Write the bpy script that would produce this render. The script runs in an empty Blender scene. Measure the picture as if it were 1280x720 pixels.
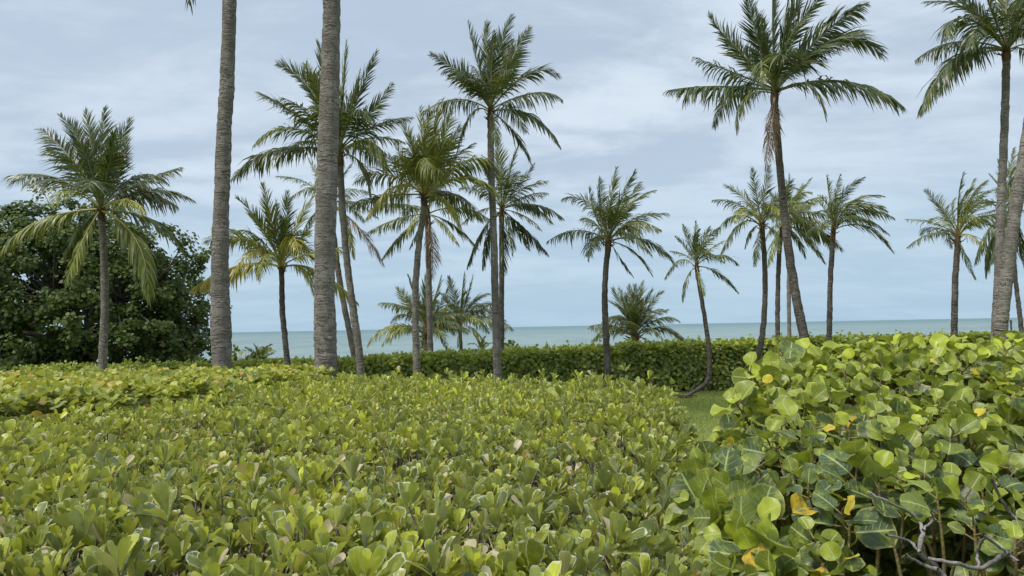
import bpy, math, random
import numpy as np
from mathutils import Matrix, Vector

random.seed(7)
R = np.random.default_rng(11)
S = bpy.context.scene
COL = S.collection

# ------------------------------------------------------------------ camera
F = 931.0
CAM = np.array([0.0, 0.0, 1.75])
PITCH = math.radians(3.0)
ROLL = math.radians(1.07)
fw = np.array([0, math.cos(PITCH), math.sin(PITCH)])
up0 = np.array([0, -math.sin(PITCH), math.cos(PITCH)])
x0 = np.array([1.0, 0, 0])
RT = math.cos(ROLL) * x0 - math.sin(ROLL) * up0
UP = math.sin(ROLL) * x0 + math.cos(ROLL) * up0

cd = bpy.data.cameras.new('camera')
cd.sensor_width = 36
cd.lens = F / 1280 * 36
cd.clip_start = 0.05
cd.clip_end = 80000
cam = bpy.data.objects.new('camera', cd)
m = Matrix.Identity(4)
for i in range(3):
    m[i][0] = RT[i]; m[i][1] = UP[i]; m[i][2] = -fw[i]; m[i][3] = CAM[i]
cam.matrix_world = m
COL.objects.link(cam)
S.camera = cam


def at(px, py, D):
    """world point seen at photo pixel (px,py) whose distance in y is D"""
    r = fw + RT * ((px - 640) / F) + UP * (-(py - 360) / F)
    return CAM + r * (D / r[1])


def project(P):
    d = P - CAM
    z = d @ fw
    return 640 + F * (d @ RT) / z, 360 - F * (d @ UP) / z, z


# ------------------------------------------------------------------ helpers
def nrm(v):
    return v / np.maximum(np.linalg.norm(v, axis=-1, keepdims=True), 1e-9)


def tag(o, label=None, cat=None, group=None, kind=None):
    if label: o['label'] = label
    if cat: o['category'] = cat
    if group: o['group'] = group
    if kind: o['kind'] = kind
    return o


def empty(name, loc, label, cat, group=None):
    o = bpy.data.objects.new(name, None)
    o.empty_display_size = 0.2
    o.location = [float(c) for c in loc]
    COL.objects.link(o)
    return tag(o, label, cat, group)


def link(name, me, parent=None):
    o = bpy.data.objects.new(name, me)
    COL.objects.link(o)
    if parent is not None:
        o.parent = parent
        o.matrix_parent_inverse = Matrix.Translation(-Vector(parent.location))
    return o


class MB:
    """collects quads with uv and a vec3 attribute"""
    def __init__(s):
        s.V = []; s.Fc = []; s.U = []; s.A = []; s.M = []; s.n = 0

    def add(s, V, Fc, U=None, A=(0, 0, 0), mat=0):
        V = np.asarray(V, float).reshape(-1, 3)
        Fc = np.asarray(Fc, int).reshape(-1, 4)
        n = len(V)
        s.V.append(V); s.Fc.append(Fc + s.n)
        s.U.append(np.zeros((n, 2)) if U is None else np.asarray(U, float).reshape(-1, 2))
        A = np.asarray(A, float)
        s.A.append(np.broadcast_to(A, (n, 3)) if A.ndim == 1 else A)
        s.M.append(np.full(len(Fc), mat))
        s.n += n

    def build(s, name, mats, parent=None, smooth=True):
        V = np.concatenate(s.V).astype(np.float32); Fc = np.concatenate(s.Fc).astype(np.int32)
        U = np.concatenate(s.U); A = np.concatenate(s.A); Mi = np.concatenate(s.M).astype(np.int32)
        me = bpy.data.meshes.new(name)
        me.vertices.add(len(V)); me.vertices.foreach_set('co', V.ravel())
        me.loops.add(len(Fc) * 4); me.loops.foreach_set('vertex_index', Fc.ravel())
        me.polygons.add(len(Fc))
        me.polygons.foreach_set('loop_start', np.arange(0, len(Fc) * 4, 4, dtype=np.int32))
        me.polygons.foreach_set('material_index', Mi)
        me.polygons.foreach_set('use_smooth', np.full(len(Fc), smooth))
        uv = me.uv_layers.new(name='UVMap')
        uv.data.foreach_set('uv', U[Fc.ravel()].astype(np.float32).ravel())
        at_ = me.attributes.new('tone', 'FLOAT_VECTOR', 'POINT')
        at_.data.foreach_set('vector', A.astype(np.float32).ravel())
        me.update(calc_edges=True)
        for mt in (mats if isinstance(mats, (list, tuple)) else [mats]):
            me.materials.append(mt)
        return link(name, me, parent)


def frames(P):
    T = np.gradient(P, axis=0); T = nrm(T)
    ref = np.array([0.13, 1.0, 0.21]) if abs(T[:, 1]).mean() < 0.8 else np.array([1.0, 0.1, 0.2])
    N = nrm(np.cross(T, ref)); B = np.cross(T, N)
    return T, N, B


def tube(mb, P, rad, sides=8, A=(0, 0, 0), mat=0, bump=None, cap=True):
    P = np.asarray(P, float); n = len(P)
    rad = np.broadcast_to(np.asarray(rad, float), (n,))
    T, N, B = frames(P)
    a = np.arange(sides) * 2 * math.pi / sides
    rr = rad[:, None] * np.ones((1, sides))
    if bump is not None: rr = rr * bump(n, sides)
    V = P[:, None, :] + rr[..., None] * (N[:, None, :] * np.cos(a)[None, :, None] + B[:, None, :] * np.sin(a)[None, :, None])
    seg = np.r_[0, np.cumsum(np.linalg.norm(np.diff(P, axis=0), axis=1))]
    U = np.stack([np.broadcast_to(np.arange(sides) / sides, (n, sides)), np.broadcast_to(seg[:, None], (n, sides))], -1)
    i, j = np.meshgrid(np.arange(n - 1), np.arange(sides), indexing='ij')
    j2 = (j + 1) % sides
    Fc = np.stack([i * sides + j, i * sides + j2, (i + 1) * sides + j2, (i + 1) * sides + j], -1).reshape(-1, 4)
    mb.add(V.reshape(-1, 3), Fc, U.reshape(-1, 2), A, mat)


def spline(pts, n):
    """Catmull-Rom through pts (k, d) resampled to n"""
    pts = np.asarray(pts, float)
    k = len(pts)
    if k == 2:
        t = np.linspace(0, 1, n)[:, None]
        return pts[0] * (1 - t) + pts[1] * t
    e = np.vstack([2 * pts[0] - pts[1], pts, 2 * pts[-1] - pts[-2]])
    out = []
    for t in np.linspace(0, k - 1 - 1e-6, n):
        i = int(t); f = t - i
        a, b, c, d = e[i], e[i + 1], e[i + 2], e[i + 3]
        out.append(0.5 * ((2 * b) + (-a + c) * f + (2 * a - 5 * b + 4 * c - d) * f * f + (-a + 3 * b - 3 * c + d) * f ** 3))
    return np.array(out)


_ph = R.uniform(0, 6.28, (24, 2)); _dr = R.uniform(0, 6.28, 24)


def noise2(x, y, scale, off=0):
    """cheap smooth noise about -1..1"""
    v = 0
    for k in range(6):
        a = _dr[(k + off) % 24]; f = (1 + 0.37 * k) / scale
        v = v + np.sin((x * math.cos(a) + y * math.sin(a)) * f * 2 + _ph[(k + off) % 24, 0]) / (1 + .25 * k)
    return v / 2.6


# ------------------------------------------------------------------ leaf templates (base at 0, tip at +y, faces +z)
def leaf_template(vs, wf, nu, cup=0.25, bend=-0.15, wave=0.0, ph=0.0):
    us = np.linspace(-1, 1, nu + 1)
    V = []; U = []
    for v in vs:
        w = wf(v)
        for u in us:
            z = cup * abs(u) * w + bend * v * v + wave * math.sin(v * 9 + ph + (2.1 if u > 0 else 0)) * abs(u) ** 2 * w
            V.append((u * w, v, z)); U.append((u * .5 + .5, v))
    n = nu + 1
    Fc = [(i * n + j, i * n + j + 1, (i + 1) * n + j + 1, (i + 1) * n + j) for i in range(len(vs) - 1) for j in range(nu)]
    return np.array(V), np.array(Fc), np.array(U)


def w_obov(v):
    return 0.03 + 0.235 * (max(v, 1e-4) ** 1.15) * (max(1 - v, 0.0) ** 0.33) / 0.555


def w_round(v):
    return 0.035 + 0.5 * math.sqrt(max(0.0, 1 - (2 * v - 1) ** 2)) * (1 + .10 * (0.5 - v))


VS_HI = [0, .2, .42, .62, .78, .9, .97, 1.0]
VS_MID = [0, .3, .6, .85, .97, 1.0]
VS_LO = [0, .4, .8, 1.0]
VC_HI = [0, .04, .14, .3, .5, .68, .84, .95, 1.0]
VC_LO = [0, .1, .45, .85, 1.0]
OBOV_HI = [leaf_template(VS_HI, w_obov, 2, c, b, wv, p) for c, b, wv, p in
           [(.28, -.10, .05, 0), (.5, .06, .10, 1), (.15, -.22, .08, 2), (.35, -.02, .14, 3)]]
# leaves clipped by the hedge trimmer: blade ends in a straight cut
CUT = [leaf_template([0, .2, .42, .6, .72 - .08 * k], w_obov, 2, .3, -.08, .1, k) for k in range(2)]
OBOV_LO = [leaf_template(VS_LO, w_obov, 2, c, b) for c, b in [(.3, -.1), (.5, .05), (.15, -.2)]]
ROUND_HI = [leaf_template(VC_HI, w_round, 4, c, b, wv, p) for c, b, wv, p in
            [(.22, -.12, .16, 0), (.45, .08, .2, 1), (.08, -.32, .16, 2), (.34, -.02, .28, 3.5), (-.12, -.22, .2, 5), (.6, -.1, .12, 4)]]
ROUND_LO = [leaf_template(VC_LO, w_round, 2, c, b) for c, b in [(.2, -.1), (.35, .05), (.1, -.25)]]


def scatter(mb, templates, pos, axis, normal, size, width, attr, mat=0):
    """copies leaf templates: axis = leaf length direction, normal = face direction"""
    N = len(pos)
    if N == 0: return
    y = nrm(axis)
    z = nrm(normal - y * (normal * y).sum(-1, keepdims=True))
    x = np.cross(y, z)
    pick = R.integers(0, len(templates), N)
    for k, (V, Fc, U) in enumerate(templates):
        s = np.where(pick == k)[0]
        if len(s) == 0: continue
        W = (pos[s, None, :]
             + x[s, None, :] * (V[None, :, 0:1] * (size[s] * width[s])[:, None, None])
             + y[s, None, :] * (V[None, :, 1:2] * size[s][:, None, None])
             + z[s, None, :] * (V[None, :, 2:3] * size[s][:, None, None]))
        nf = Fc[None] + (np.arange(len(s)) * len(V))[:, None, None]
        mb.add(W.reshape(-1, 3), nf.reshape(-1, 4), np.tile(U, (len(s), 1)),
               np.repeat(attr[s], len(V), axis=0), mat)


# ------------------------------------------------------------------ materials
def new_mat(name):
    mt = bpy.data.materials.new(name); mt.use_nodes = True
    nt = mt.node_tree; nt.nodes.clear()
    return mt, nt


class NT:
    def __init__(s, nt): s.nt = nt
    def n(s, typ, **kw):
        nd = s.nt.nodes.new(typ)
        for k, v in kw.items(): setattr(nd, k, v)
        return nd
    def put(s, sock, v):
        if hasattr(v, 'is_linked') or hasattr(v, 'links'): s.nt.links.new(v, sock)
        elif isinstance(v, tuple) and len(v) == 3 and sock.type == 'RGBA': sock.default_value = (*v, 1)
        else: sock.default_value = v
    def math(s, op, a, b=0.0, c=None, clamp=False):
        nd = s.n('ShaderNodeMath', operation=op, use_clamp=clamp)
        s.put(nd.inputs[0], a); s.put(nd.inputs[1], b)
        if c is not None: s.put(nd.inputs[2], c)
        return nd.outputs[0]
    def mix(s, f, a, b, bt='MIX'):
        nd = s.n('ShaderNodeMix', data_type='RGBA', blend_type=bt)
        s.put(nd.inputs[0], f); s.put(nd.inputs[6], a); s.put(nd.inputs[7], b)
        return nd.outputs[2]
    def ss(s, v, a, b):
        nd = s.n('ShaderNodeMapRange', interpolation_type='SMOOTHSTEP')
        s.put(nd.inputs[0], v); nd.inputs[1].default_value = a; nd.inputs[2].default_value = b
        return nd.outputs[0]
    def noise(s, vec, scale, detail=3, rough=.55, dist=0.0):
        nd = s.n('ShaderNodeTexNoise')
        if vec is not None: s.put(nd.inputs['Vector'], vec)
        nd.inputs['Scale'].default_value = scale; nd.inputs['Detail'].default_value = detail
        nd.inputs['Roughness'].default_value = rough; nd.inputs['Distortion'].default_value = dist
        return nd.outputs[0]
    def vscale(s, vec, sc):
        nd = s.n('ShaderNodeVectorMath', operation='MULTIPLY')
        s.put(nd.inputs[0], vec); nd.inputs[1].default_value = sc
        return nd.outputs[0]


def leaf_mat(name, old, young, vein=(.3, .36, .12), vein_amt=.5, nveins=7, edge=(.45, .42, .25), edge_amt=.6,
             dead=(.36, .25, .13), accent=(.42, .16, .05), under=None, rough=.42, transl=.3, spec=.45, vary=.35):
    """attribute tone: x = 0 mature .. 1 young, y = random, z = wear (above .9: dry)"""
    mt, nt = new_mat(name); g = NT(nt)
    a = g.n('ShaderNodeAttribute', attribute_name='tone')
    sx = g.n('ShaderNodeSeparateXYZ'); nt.links.new(a.outputs['Vector'], sx.inputs[0])
    tone, rnd, wear = sx.outputs
    uvn = g.n('ShaderNodeUVMap'); uvn.uv_map = 'UVMap'
    su = g.n('ShaderNodeSeparateXYZ'); nt.links.new(uvn.outputs[0], su.inputs[0])
    u, v = su.outputs[0], su.outputs[1]
    geo = g.n('ShaderNodeNewGeometry')
    au = g.math('ABSOLUTE', g.math('MULTIPLY_ADD', u, 2.0, -1.0))
    col = g.mix(tone, old, young)
    # leaf to leaf variation
    col = g.mix(g.math('MULTIPLY', g.math('FRACT', g.math('MULTIPLY', rnd, 7.3)), vary), col, (.02, .035, .012))
    nz = g.noise(geo.outputs['Position'], 28, 3)
    col = g.mix(g.math('MULTIPLY', g.ss(nz, .45, .7), .22), col, tuple(c * 1.5 for c in young))
    # veins
    mid = g.math('SUBTRACT', 1.0, g.ss(au, .02, .09))
    sv = g.math('FRACT', g.math('SUBTRACT', g.math('MULTIPLY', v, float(nveins)), g.math('MULTIPLY', au, 1.6)))
    side = g.math('MULTIPLY', g.math('SUBTRACT', .85, g.ss(g.math('ABSOLUTE', g.math('SUBTRACT', sv, .5)), .015, .085)), g.math('SUBTRACT', .8, g.math('MULTIPLY', au, .5)))
    vn = g.math('MAXIMUM', mid, side)
    col = g.mix(g.math('MULTIPLY', vn, vein_amt), col, vein)
    # accent (reddish young leaves)
    col = g.mix(g.math('MULTIPLY', g.ss(rnd, .955, .97), g.ss(g.noise(uvn.outputs[0], 2.5), .3, .6)), col, accent)
    # worn pale rim and dry patches
    en = g.math('ADD', au, g.math('MULTIPLY', g.noise(geo.outputs['Position'], 60, 2), .5))
    tipn = g.math('ADD', v, g.math('MULTIPLY', g.noise(geo.outputs['Position'], 45, 2), .3))
    rim = g.math('MAXIMUM', g.ss(en, 1.08, 1.2), g.ss(tipn, 1.06, 1.12))
    col = g.mix(g.math('MULTIPLY', g.math('MULTIPLY', rim, g.ss(wear, .35, .8)), edge_amt), col, edge)
    col = g.mix(g.ss(wear, .9, .93), col, dead)
    if under is not None:
        col = g.mix(g.math('MULTIPLY', geo.outputs['Backfacing'], .55), col, under)
    b = g.n('ShaderNodeBump'); b.inputs['Strength'].default_value = .35; b.inputs['Distance'].default_value = .004
    nt.links.new(g.math('SUBTRACT', nz, vn), b.inputs['Height'])
    p = g.n('ShaderNodeBsdfPrincipled'); nt.links.new(col, p.inputs['Base Color'])
    p.inputs['Roughness'].default_value = rough; p.inputs['Specular IOR Level'].default_value = spec
    nt.links.new(b.outputs[0], p.inputs['Normal'])
    t = g.n('ShaderNodeBsdfTranslucent'); nt.links.new(g.mix(.6, col, (.30, .42, .02), 'MIX'), t.inputs[0])
    t2 = g.mix(.5, col, tuple(min(1, c * 1.8) for c in young)); nt.links.new(t2, t.inputs[0])
    ms = g.n('ShaderNodeMixShader'); ms.inputs[0].default_value = transl
    nt.links.new(p.outputs[0], ms.inputs[1]); nt.links.new(t.outputs[0], ms.inputs[2])
    o = g.n('ShaderNodeOutputMaterial'); nt.links.new(ms.outputs[0], o.inputs[0])
    return mt


def frond_mat():
    """tone.x: 0 dark green .. .5 yellow green .. 1 yellow .. 1.6 dead brown; tone.y random per leaflet; uv.y along leaflet"""
    mt, nt = new_mat('palm_leaflet'); g = NT(nt)
    a = g.n('ShaderNodeAttribute', attribute_name='tone')
    sx = g.n('ShaderNodeSeparateXYZ'); nt.links.new(a.outputs['Vector'], sx.inputs[0])
    uvn = g.n('ShaderNodeUVMap'); uvn.uv_map = 'UVMap'
    su = g.n('ShaderNodeSeparateXYZ'); nt.links.new(uvn.outputs[0], su.inputs[0])
    age = g.math('ADD', sx.outputs[0], g.math('MULTIPLY_ADD', sx.outputs[1], .26, -.08))
    ramp = g.n('ShaderNodeValToRGB'); nt.links.new(g.math('MULTIPLY', age, .5), ramp.inputs[0])
    cr = ramp.color_ramp
    cr.elements[0].position = 0; cr.elements[0].color = (.034, .054, .018, 1)
    cr.elements[1].position = .11; cr.elements[1].color = (.105, .132, .030, 1)
    for pos, c in [(.25, (.26, .28, .045, 1)), (.45, (.42, .34, .055, 1)), (.62, (.36, .22, .07, 1)), (.8, (.19, .125, .075, 1))]:
        e = cr.elements.new(pos); e.color = c
    col = ramp.outputs[0]
    tip = g.ss(g.math('ADD', su.outputs[1], g.math('MULTIPLY', sx.outputs[1], .25)), .93, 1.2)
    col = g.mix(g.math('MULTIPLY', tip, .7), col, (.24, .17, .08))
    p = g.n('ShaderNodeBsdfPrincipled'); nt.links.new(col, p.inputs['Base Color'])
    p.inputs['Roughness'].default_value = .38; p.inputs['Specular IOR Level'].default_value = .5
    t = g.n('ShaderNodeBsdfTranslucent'); nt.links.new(g.mix(.5, col, (.24, .27, .03)), t.inputs[0])
    ms = g.n('ShaderNodeMixShader'); ms.inputs[0].default_value = .22
    nt.links.new(p.outputs[0], ms.inputs[1]); nt.links.new(t.outputs[0], ms.inputs[2])
    o = g.n('ShaderNodeOutputMaterial'); nt.links.new(ms.outputs[0], o.inputs[0])
    return mt


def rachis_mat():
    mt, nt = new_mat('palm_rachis'); g = NT(nt)
    a = g.n('ShaderNodeAttribute', attribute_name='tone')
    sx = g.n('ShaderNodeSeparateXYZ'); nt.links.new(a.outputs['Vector'], sx.inputs[0])
    col = g.mix(g.ss(sx.outputs[0], 0, .6), (.13, .15, .05), (.45, .36, .08))
    col = g.mix(g.ss(sx.outputs[0], 1.2, 1.5), col, (.2, .13, .07))
    p = g.n('ShaderNodeBsdfPrincipled'); nt.links.new(col, p.inputs['Base Color']); p.inputs['Roughness'].default_value = .45
    o = g.n('ShaderNodeOutputMaterial'); nt.links.new(p.outputs[0], o.inputs[0])
    return mt


def bark_palm(name, c1, c2, scar):
    """ringed palm bark; uv.y = metres along trunk"""
    mt, nt = new_mat(name); g = NT(nt)
    uvn = g.n('ShaderNodeUVMap'); uvn.uv_map = 'UVMap'
    geo = g.n('ShaderNodeNewGeometry')
    su = g.n('ShaderNodeSeparateXYZ'); nt.links.new(uvn.outputs[0], su.inputs[0])
    pos = geo.outputs['Position']
    wob = g.noise(g.vscale(pos, (4, 4, 5)), 1.5, 4, .6)
    h = g.math('ADD', su.outputs[1], g.math('MULTIPLY', wob, .30))
    fr = g.math('FRACT', g.math('MULTIPLY', h, 13.0))
    ring = g.math('MULTIPLY', g.math('SUBTRACT', 1.0, g.ss(g.math('ABSOLUTE', g.math('SUBTRACT', fr, .5)), .06, .30)), g.ss(g.noise(g.vscale(pos, (9, 9, 6)), 1.0, 2), .38, .58))
    fr2 = g.math('FRACT', g.math('MULTIPLY_ADD', h, 21.0, g.math('MULTIPLY', wob, 2.0)))
    pale = g.math('MULTIPLY', g.math('SUBTRACT', 1.0, g.ss(g.math('ABSOLUTE', g.math('SUBTRACT', fr2, .5)), .02, .14)), g.ss(g.noise(g.vscale(pos, (12, 12, 8)), 1.0, 2), .5, .62))
    fib = g.noise(g.vscale(pos, (60, 60, 9)), 1.0, 4, .65)
    blot = g.noise(pos, 3.3, 4, .6)
    band = g.noise(g.vscale(pos, (4.5, 4.5, 42)), 1.0, 4, .6, .4)
    spk = g.noise(pos, 26, 3, .6)
    col = g.mix(g.ss(blot, .35, .68), c1, c2)
    col = g.mix(g.math('MULTIPLY', g.ss(fib, .45, .7), .5), col, tuple(c * .45 for c in c1))
    col = g.mix(g.math('MULTIPLY', ring, g.math('MULTIPLY', g.ss(blot, .3, .6), .95)), col, scar)
    col = g.mix(g.math('MULTIPLY', g.ss(band, .50, .66), .62), col, scar)
    col = g.mix(g.math('MULTIPLY', pale, .45), col, tuple(min(.5, c * 1.7) for c in c2))
    lich = g.math('MULTIPLY', g.ss(spk, .62, .74), .45)
    col = g.mix(lich, col, (.42, .41, .37))
    hb = g.math('ADD', g.math('ADD', g.math('MULTIPLY', ring, -.5), g.math('MULTIPLY', band, -1.3)), g.math('MULTIPLY', fib, .6))
    b = g.n('ShaderNodeBump'); b.inputs['Strength'].default_value = .9; b.inputs['Distance'].default_value = .016
    nt.links.new(hb, b.inputs['Height'])
    p = g.n('ShaderNodeBsdfPrincipled'); nt.links.new(col, p.inputs['Base Color']); p.inputs['Roughness'].default_value = .9
    p.inputs['Specular IOR Level'].default_value = .15
    nt.links.new(b.outputs[0], p.inputs['Normal'])
    o = g.n('ShaderNodeOutputMaterial'); nt.links.new(p.outputs[0], o.inputs[0])
    return mt


def rough_mat(name, c1, c2, scale=8, c3=None, bump=.5, dist=.02, rough=.9, stretch=(1, 1, 1)):
    mt, nt = new_mat(name); g = NT(nt)
    geo = g.n('ShaderNodeNewGeometry'); pos = g.vscale(geo.outputs['Position'], stretch)
    n1 = g.noise(pos, scale, 5, .62); n2 = g.noise(pos, scale * 5.7, 3, .6)
    col = g.mix(g.ss(n1, .35, .66), c1, c2)
    if c3: col = g.mix(g.ss(n2, .55, .72), col, c3)
    b = g.n('ShaderNodeBump'); b.inputs['Strength'].default_value = bump; b.inputs['Distance'].default_value = dist
    nt.links.new(g.math('ADD', n1, n2), b.inputs['Height'])
    p = g.n('ShaderNodeBsdfPrincipled'); nt.links.new(col, p.inputs['Base Color']); p.inputs['Roughness'].default_value = rough
    p.inputs['Specular IOR Level'].default_value = .2
    nt.links.new(b.outputs[0], p.inputs['Normal'])
    o = g.n('ShaderNodeOutputMaterial'); nt.links.new(p.outputs[0], o.inputs[0])
    return mt


M_FROND = frond_mat()
M_RACH = rachis_mat()
M_TRUNK = bark_palm('grey_palm_bark', (.172, .152, .130), (.28, .255, .225), (.085, .068, .054))
M_TRUNKD = bark_palm('dark_palm_bark', (.085, .072, .06), (.17, .15, .13), (.04, .034, .028))
M_FIBRE = rough_mat('palm_fibre', (.055, .036, .022), (.13, .08, .04), 20, (.2, .14, .07), stretch=(1, 1, .3))
M_HEDGE = leaf_mat('hedge_leaf', (.076, .112, .050), (.54, .57, .045), vein=(.34, .38, .18), vein_amt=.32, nveins=6,
                   edge=(.62, .60, .45), edge_amt=.85, dead=(.52, .43, .29), accent=(.40, .25, .08), under=(.16, .20, .10), rough=.36, transl=.26, spec=.35, vary=.6)
M_GRAPE = leaf_mat('sea_grape_leaf', (.050, .082, .034), (.43, .49, .025), vein=(.46, .52, .20), vein_amt=.7, nveins=6,
                   edge=(.45, .40, .12), edge_amt=.55, dead=(.20, .11, .05), accent=(.60, .40, .03), under=(.11, .15, .07), rough=.40, transl=.22, spec=.4, vary=.6)
M_PATCH = leaf_mat('patch_leaf', (.12, .16, .045), (.46, .48, .05), vein=(.36, .42, .14), vein_amt=.3, nveins=5,
                   edge=(.40, .36, .12), edge_amt=.4, accent=(.50, .19, .06), rough=.45, transl=.28)
M_BACK = leaf_mat('back_hedge_leaf', (.10, .145, .036), (.45, .50, .065), vein=(.2, .25, .1), vein_amt=.2, nveins=5, edge_amt=.2,
                  accent=(.25, .14, .04), rough=.4, transl=.22)
M_TREE = leaf_mat('tree_leaf', (.036, .062, .016), (.145, .19, .036), vein=(.12, .16, .06), vein_amt=.2, nveins=5, edge_amt=.1,
                  accent=(.14, .09, .03), rough=.5, transl=.26, spec=.22)
M_TWIG = rough_mat('twig_bark', (.10, .08, .06), (.22, .18, .14), 25, (.30, .27, .23))
M_STEM = rough_mat('green_stem', (.16, .10, .05), (.22, .20, .07), 18)
M_GREYB = rough_mat('grey_branch_bark', (.17, .155, .14), (.29, .27, .25), 22, (.10, .088, .08), bump=.8, dist=.006)
M_TBARK = rough_mat('tree_bark', (.06, .05, .04), (.13, .115, .10), 6, (.2, .18, .16))
M_SOIL = rough_mat('soil', (.022, .016, .011), (.06, .045, .03), 14, (.11, .085, .055), bump=.8)
M_STRAW = rough_mat('dry_grass', (.36, .28, .16), (.5, .4, .25), 9)

# ------------------------------------------------------------------ ground, sea
def ground():
    mt, nt = new_mat('ground'); g = NT(nt)
    geo = g.n('ShaderNodeNewGeometry'); pos = geo.outputs['Position']
    sp = g.n('ShaderNodeSeparateXYZ'); nt.links.new(pos, sp.inputs[0])
    n1 = g.noise(pos, .7, 4); n2 = g.noise(pos, 9, 4, .65); n3 = g.noise(pos, 70, 2, .7)
    gr = g.mix(g.ss(n1, .35, .65), (.17, .22, .055), (.22, .26, .075))
    gr = g.mix(g.math('MULTIPLY', g.ss(n2, .5, .72), .5), gr, (.16, .15, .06))
    gr = g.mix(g.math('MULTIPLY', g.ss(n3, .4, .7), .45), gr, (.04, .07, .02))
    sand = g.mix(g.ss(n2, .35, .7), (.50, .44, .34), (.38, .33, .25))
    col = g.mix(g.ss(g.math('ADD', sp.outputs[1], g.math('MULTIPLY', n1, 6.0)), 27, 31), gr, sand)
    b = g.n('ShaderNodeBump'); b.inputs['Strength'].default_value = .6; b.inputs['Distance'].default_value = .03
    nt.links.new(g.math('ADD', n2, n3), b.inputs['Height'])
    p = g.n('ShaderNodeBsdfPrincipled'); nt.links.new(col, p.inputs['Base Color']); p.inputs['Roughness'].default_value = .95
    p.inputs['Specular IOR Level'].default_value = .1
    nt.links.new(b.outputs[0], p.inputs['Normal'])
    o = g.n('ShaderNodeOutputMaterial'); nt.links.new(p.outputs[0], o.inputs[0])
    xs = np.r_[-40000, -3000, -300, np.linspace(-60, 60, 41), 300, 3000, 40000]
    ys = np.r_[-3000, -300, np.linspace(-40, 80, 61), 200, 2000, 45000]
    X, Y = np.meshgrid(xs, ys, indexing='ij')
    Z = .03 * noise2(X, Y, 6.0) * (np.abs(X) < 61) * (np.abs(Y) < 81)
    Z = Z - np.clip((Y - 26) / 30, 0, 1) ** 1.3 * 1.9 - np.clip((Y - 56) / 60, 0, 1) * 3
    n = len(ys)
    i, j = np.meshgrid(np.arange(len(xs) - 1), np.arange(n - 1), indexing='ij')
    Fc = np.stack([i * n + j, (i + 1) * n + j, (i + 1) * n + j + 1, i * n + j + 1], -1)
    mb = MB(); mb.add(np.stack([X, Y, Z], -1), Fc)
    tag(mb.build('ground', mt), kind='structure')


def sea():
    mt, nt = new_mat('sea_water'); g = NT(nt)
    geo = g.n('ShaderNodeNewGeometry'); pos = geo.outputs['Position']
    sp = g.n('ShaderNodeSeparateXYZ'); nt.links.new(pos, sp.inputs[0])
    big = g.noise(g.vscale(pos, (.010, .010, 1)), 1.0, 4, .6)
    med = g.noise(g.vscale(pos, (.16, .055, 1)), 1.0, 4, .7)
    sml = g.noise(g.vscale(pos, (.7, .16, 1)), 1.0, 4, .75)
    far = g.ss(sp.outputs[1], 120, 1200)
    col = g.mix(far, (.185, .25, .24), (.10, .18, .185))
    col = g.mix(g.math('MULTIPLY', g.ss(big, .42, .62), .4), col, (.10, .175, .18))
    col = g.mix(g.math('MULTIPLY', g.ss(med, .46, .62), .45), col, (.085, .14, .15))
    col = g.mix(g.math('MULTIPLY', g.ss(sml, .64, .74), .5), col, (.5, .55, .55))
    b = g.n('ShaderNodeBump'); b.inputs['Strength'].default_value = .9; b.inputs['Distance'].default_value = .5
    nt.links.new(g.math('ADD', med, g.math('MULTIPLY', sml, .5)), b.inputs['Height'])
    p = g.n('ShaderNodeBsdfPrincipled'); nt.links.new(col, p.inputs['Base Color'])
    p.inputs['Roughness'].default_value = .45; p.inputs['IOR'].default_value = 1.33
    p.inputs['Specular IOR Level'].default_value = .3
    nt.links.new(b.outputs[0], p.inputs['Normal'])
    o = g.n('ShaderNodeOutputMaterial'); nt.links.new(p.outputs[0], o.inputs[0])
    mb = MB()
    xs = np.r_[-40000, -2000, -200, 200, 2000, 40000]; ys = np.r_[46, 120, 400, 2000, 45000]
    X, Y = np.meshgrid(xs, ys, indexing='ij'); n = len(ys)
    i, j = np.meshgrid(np.arange(len(xs) - 1), np.arange(n - 1), indexing='ij')
    Fc = np.stack([i * n + j, (i + 1) * n + j, (i + 1) * n + j + 1, i * n + j + 1], -1)
    mb.add(np.stack([X, Y, 0 * X - 1.35], -1), Fc)
    tag(mb.build('sea', mt), kind='structure')


ground(); sea()

# ------------------------------------------------------------------ front clipped hedge (layout in plan)
FAR = np.array([(-9, 11.6), (-2.6, 11.3), (-.46, 10.6), (.8, 9.2), (1.70, 7.9)])          # far edge  x -> y
RIGHT = np.array([(.2, .3), (.4, 1.0), (.55, 2.0), (.86, 3.4), (1.24, 5.0), (1.70, 7.9)])               # right edge (x, y)
PATCH = np.array([(-12, 4.6), (-5.5, 5.7), (-4.4, 6.4), (-3.8, 7.1), (-3.2, 8.6), (-2.6, 10.6)])  # boundary to the round-leaved patch


def hedge_top(x, y):
    return 1.00 + .055 * noise2(x, y, .55) + .03 * noise2(x, y, 1.7, 5)


def edge_dist(x, y):
    dr = np.interp(y, RIGHT[:, 1], RIGHT[:, 0]) - x
    df = np.interp(x, FAR[:, 0], FAR[:, 1]) - y
    dp = np.interp(x, PATCH[:, 0], PATCH[:, 1]) - y
    dp = np.where(x > -2.6, 9, dp)
    return dr, df, dp


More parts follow.
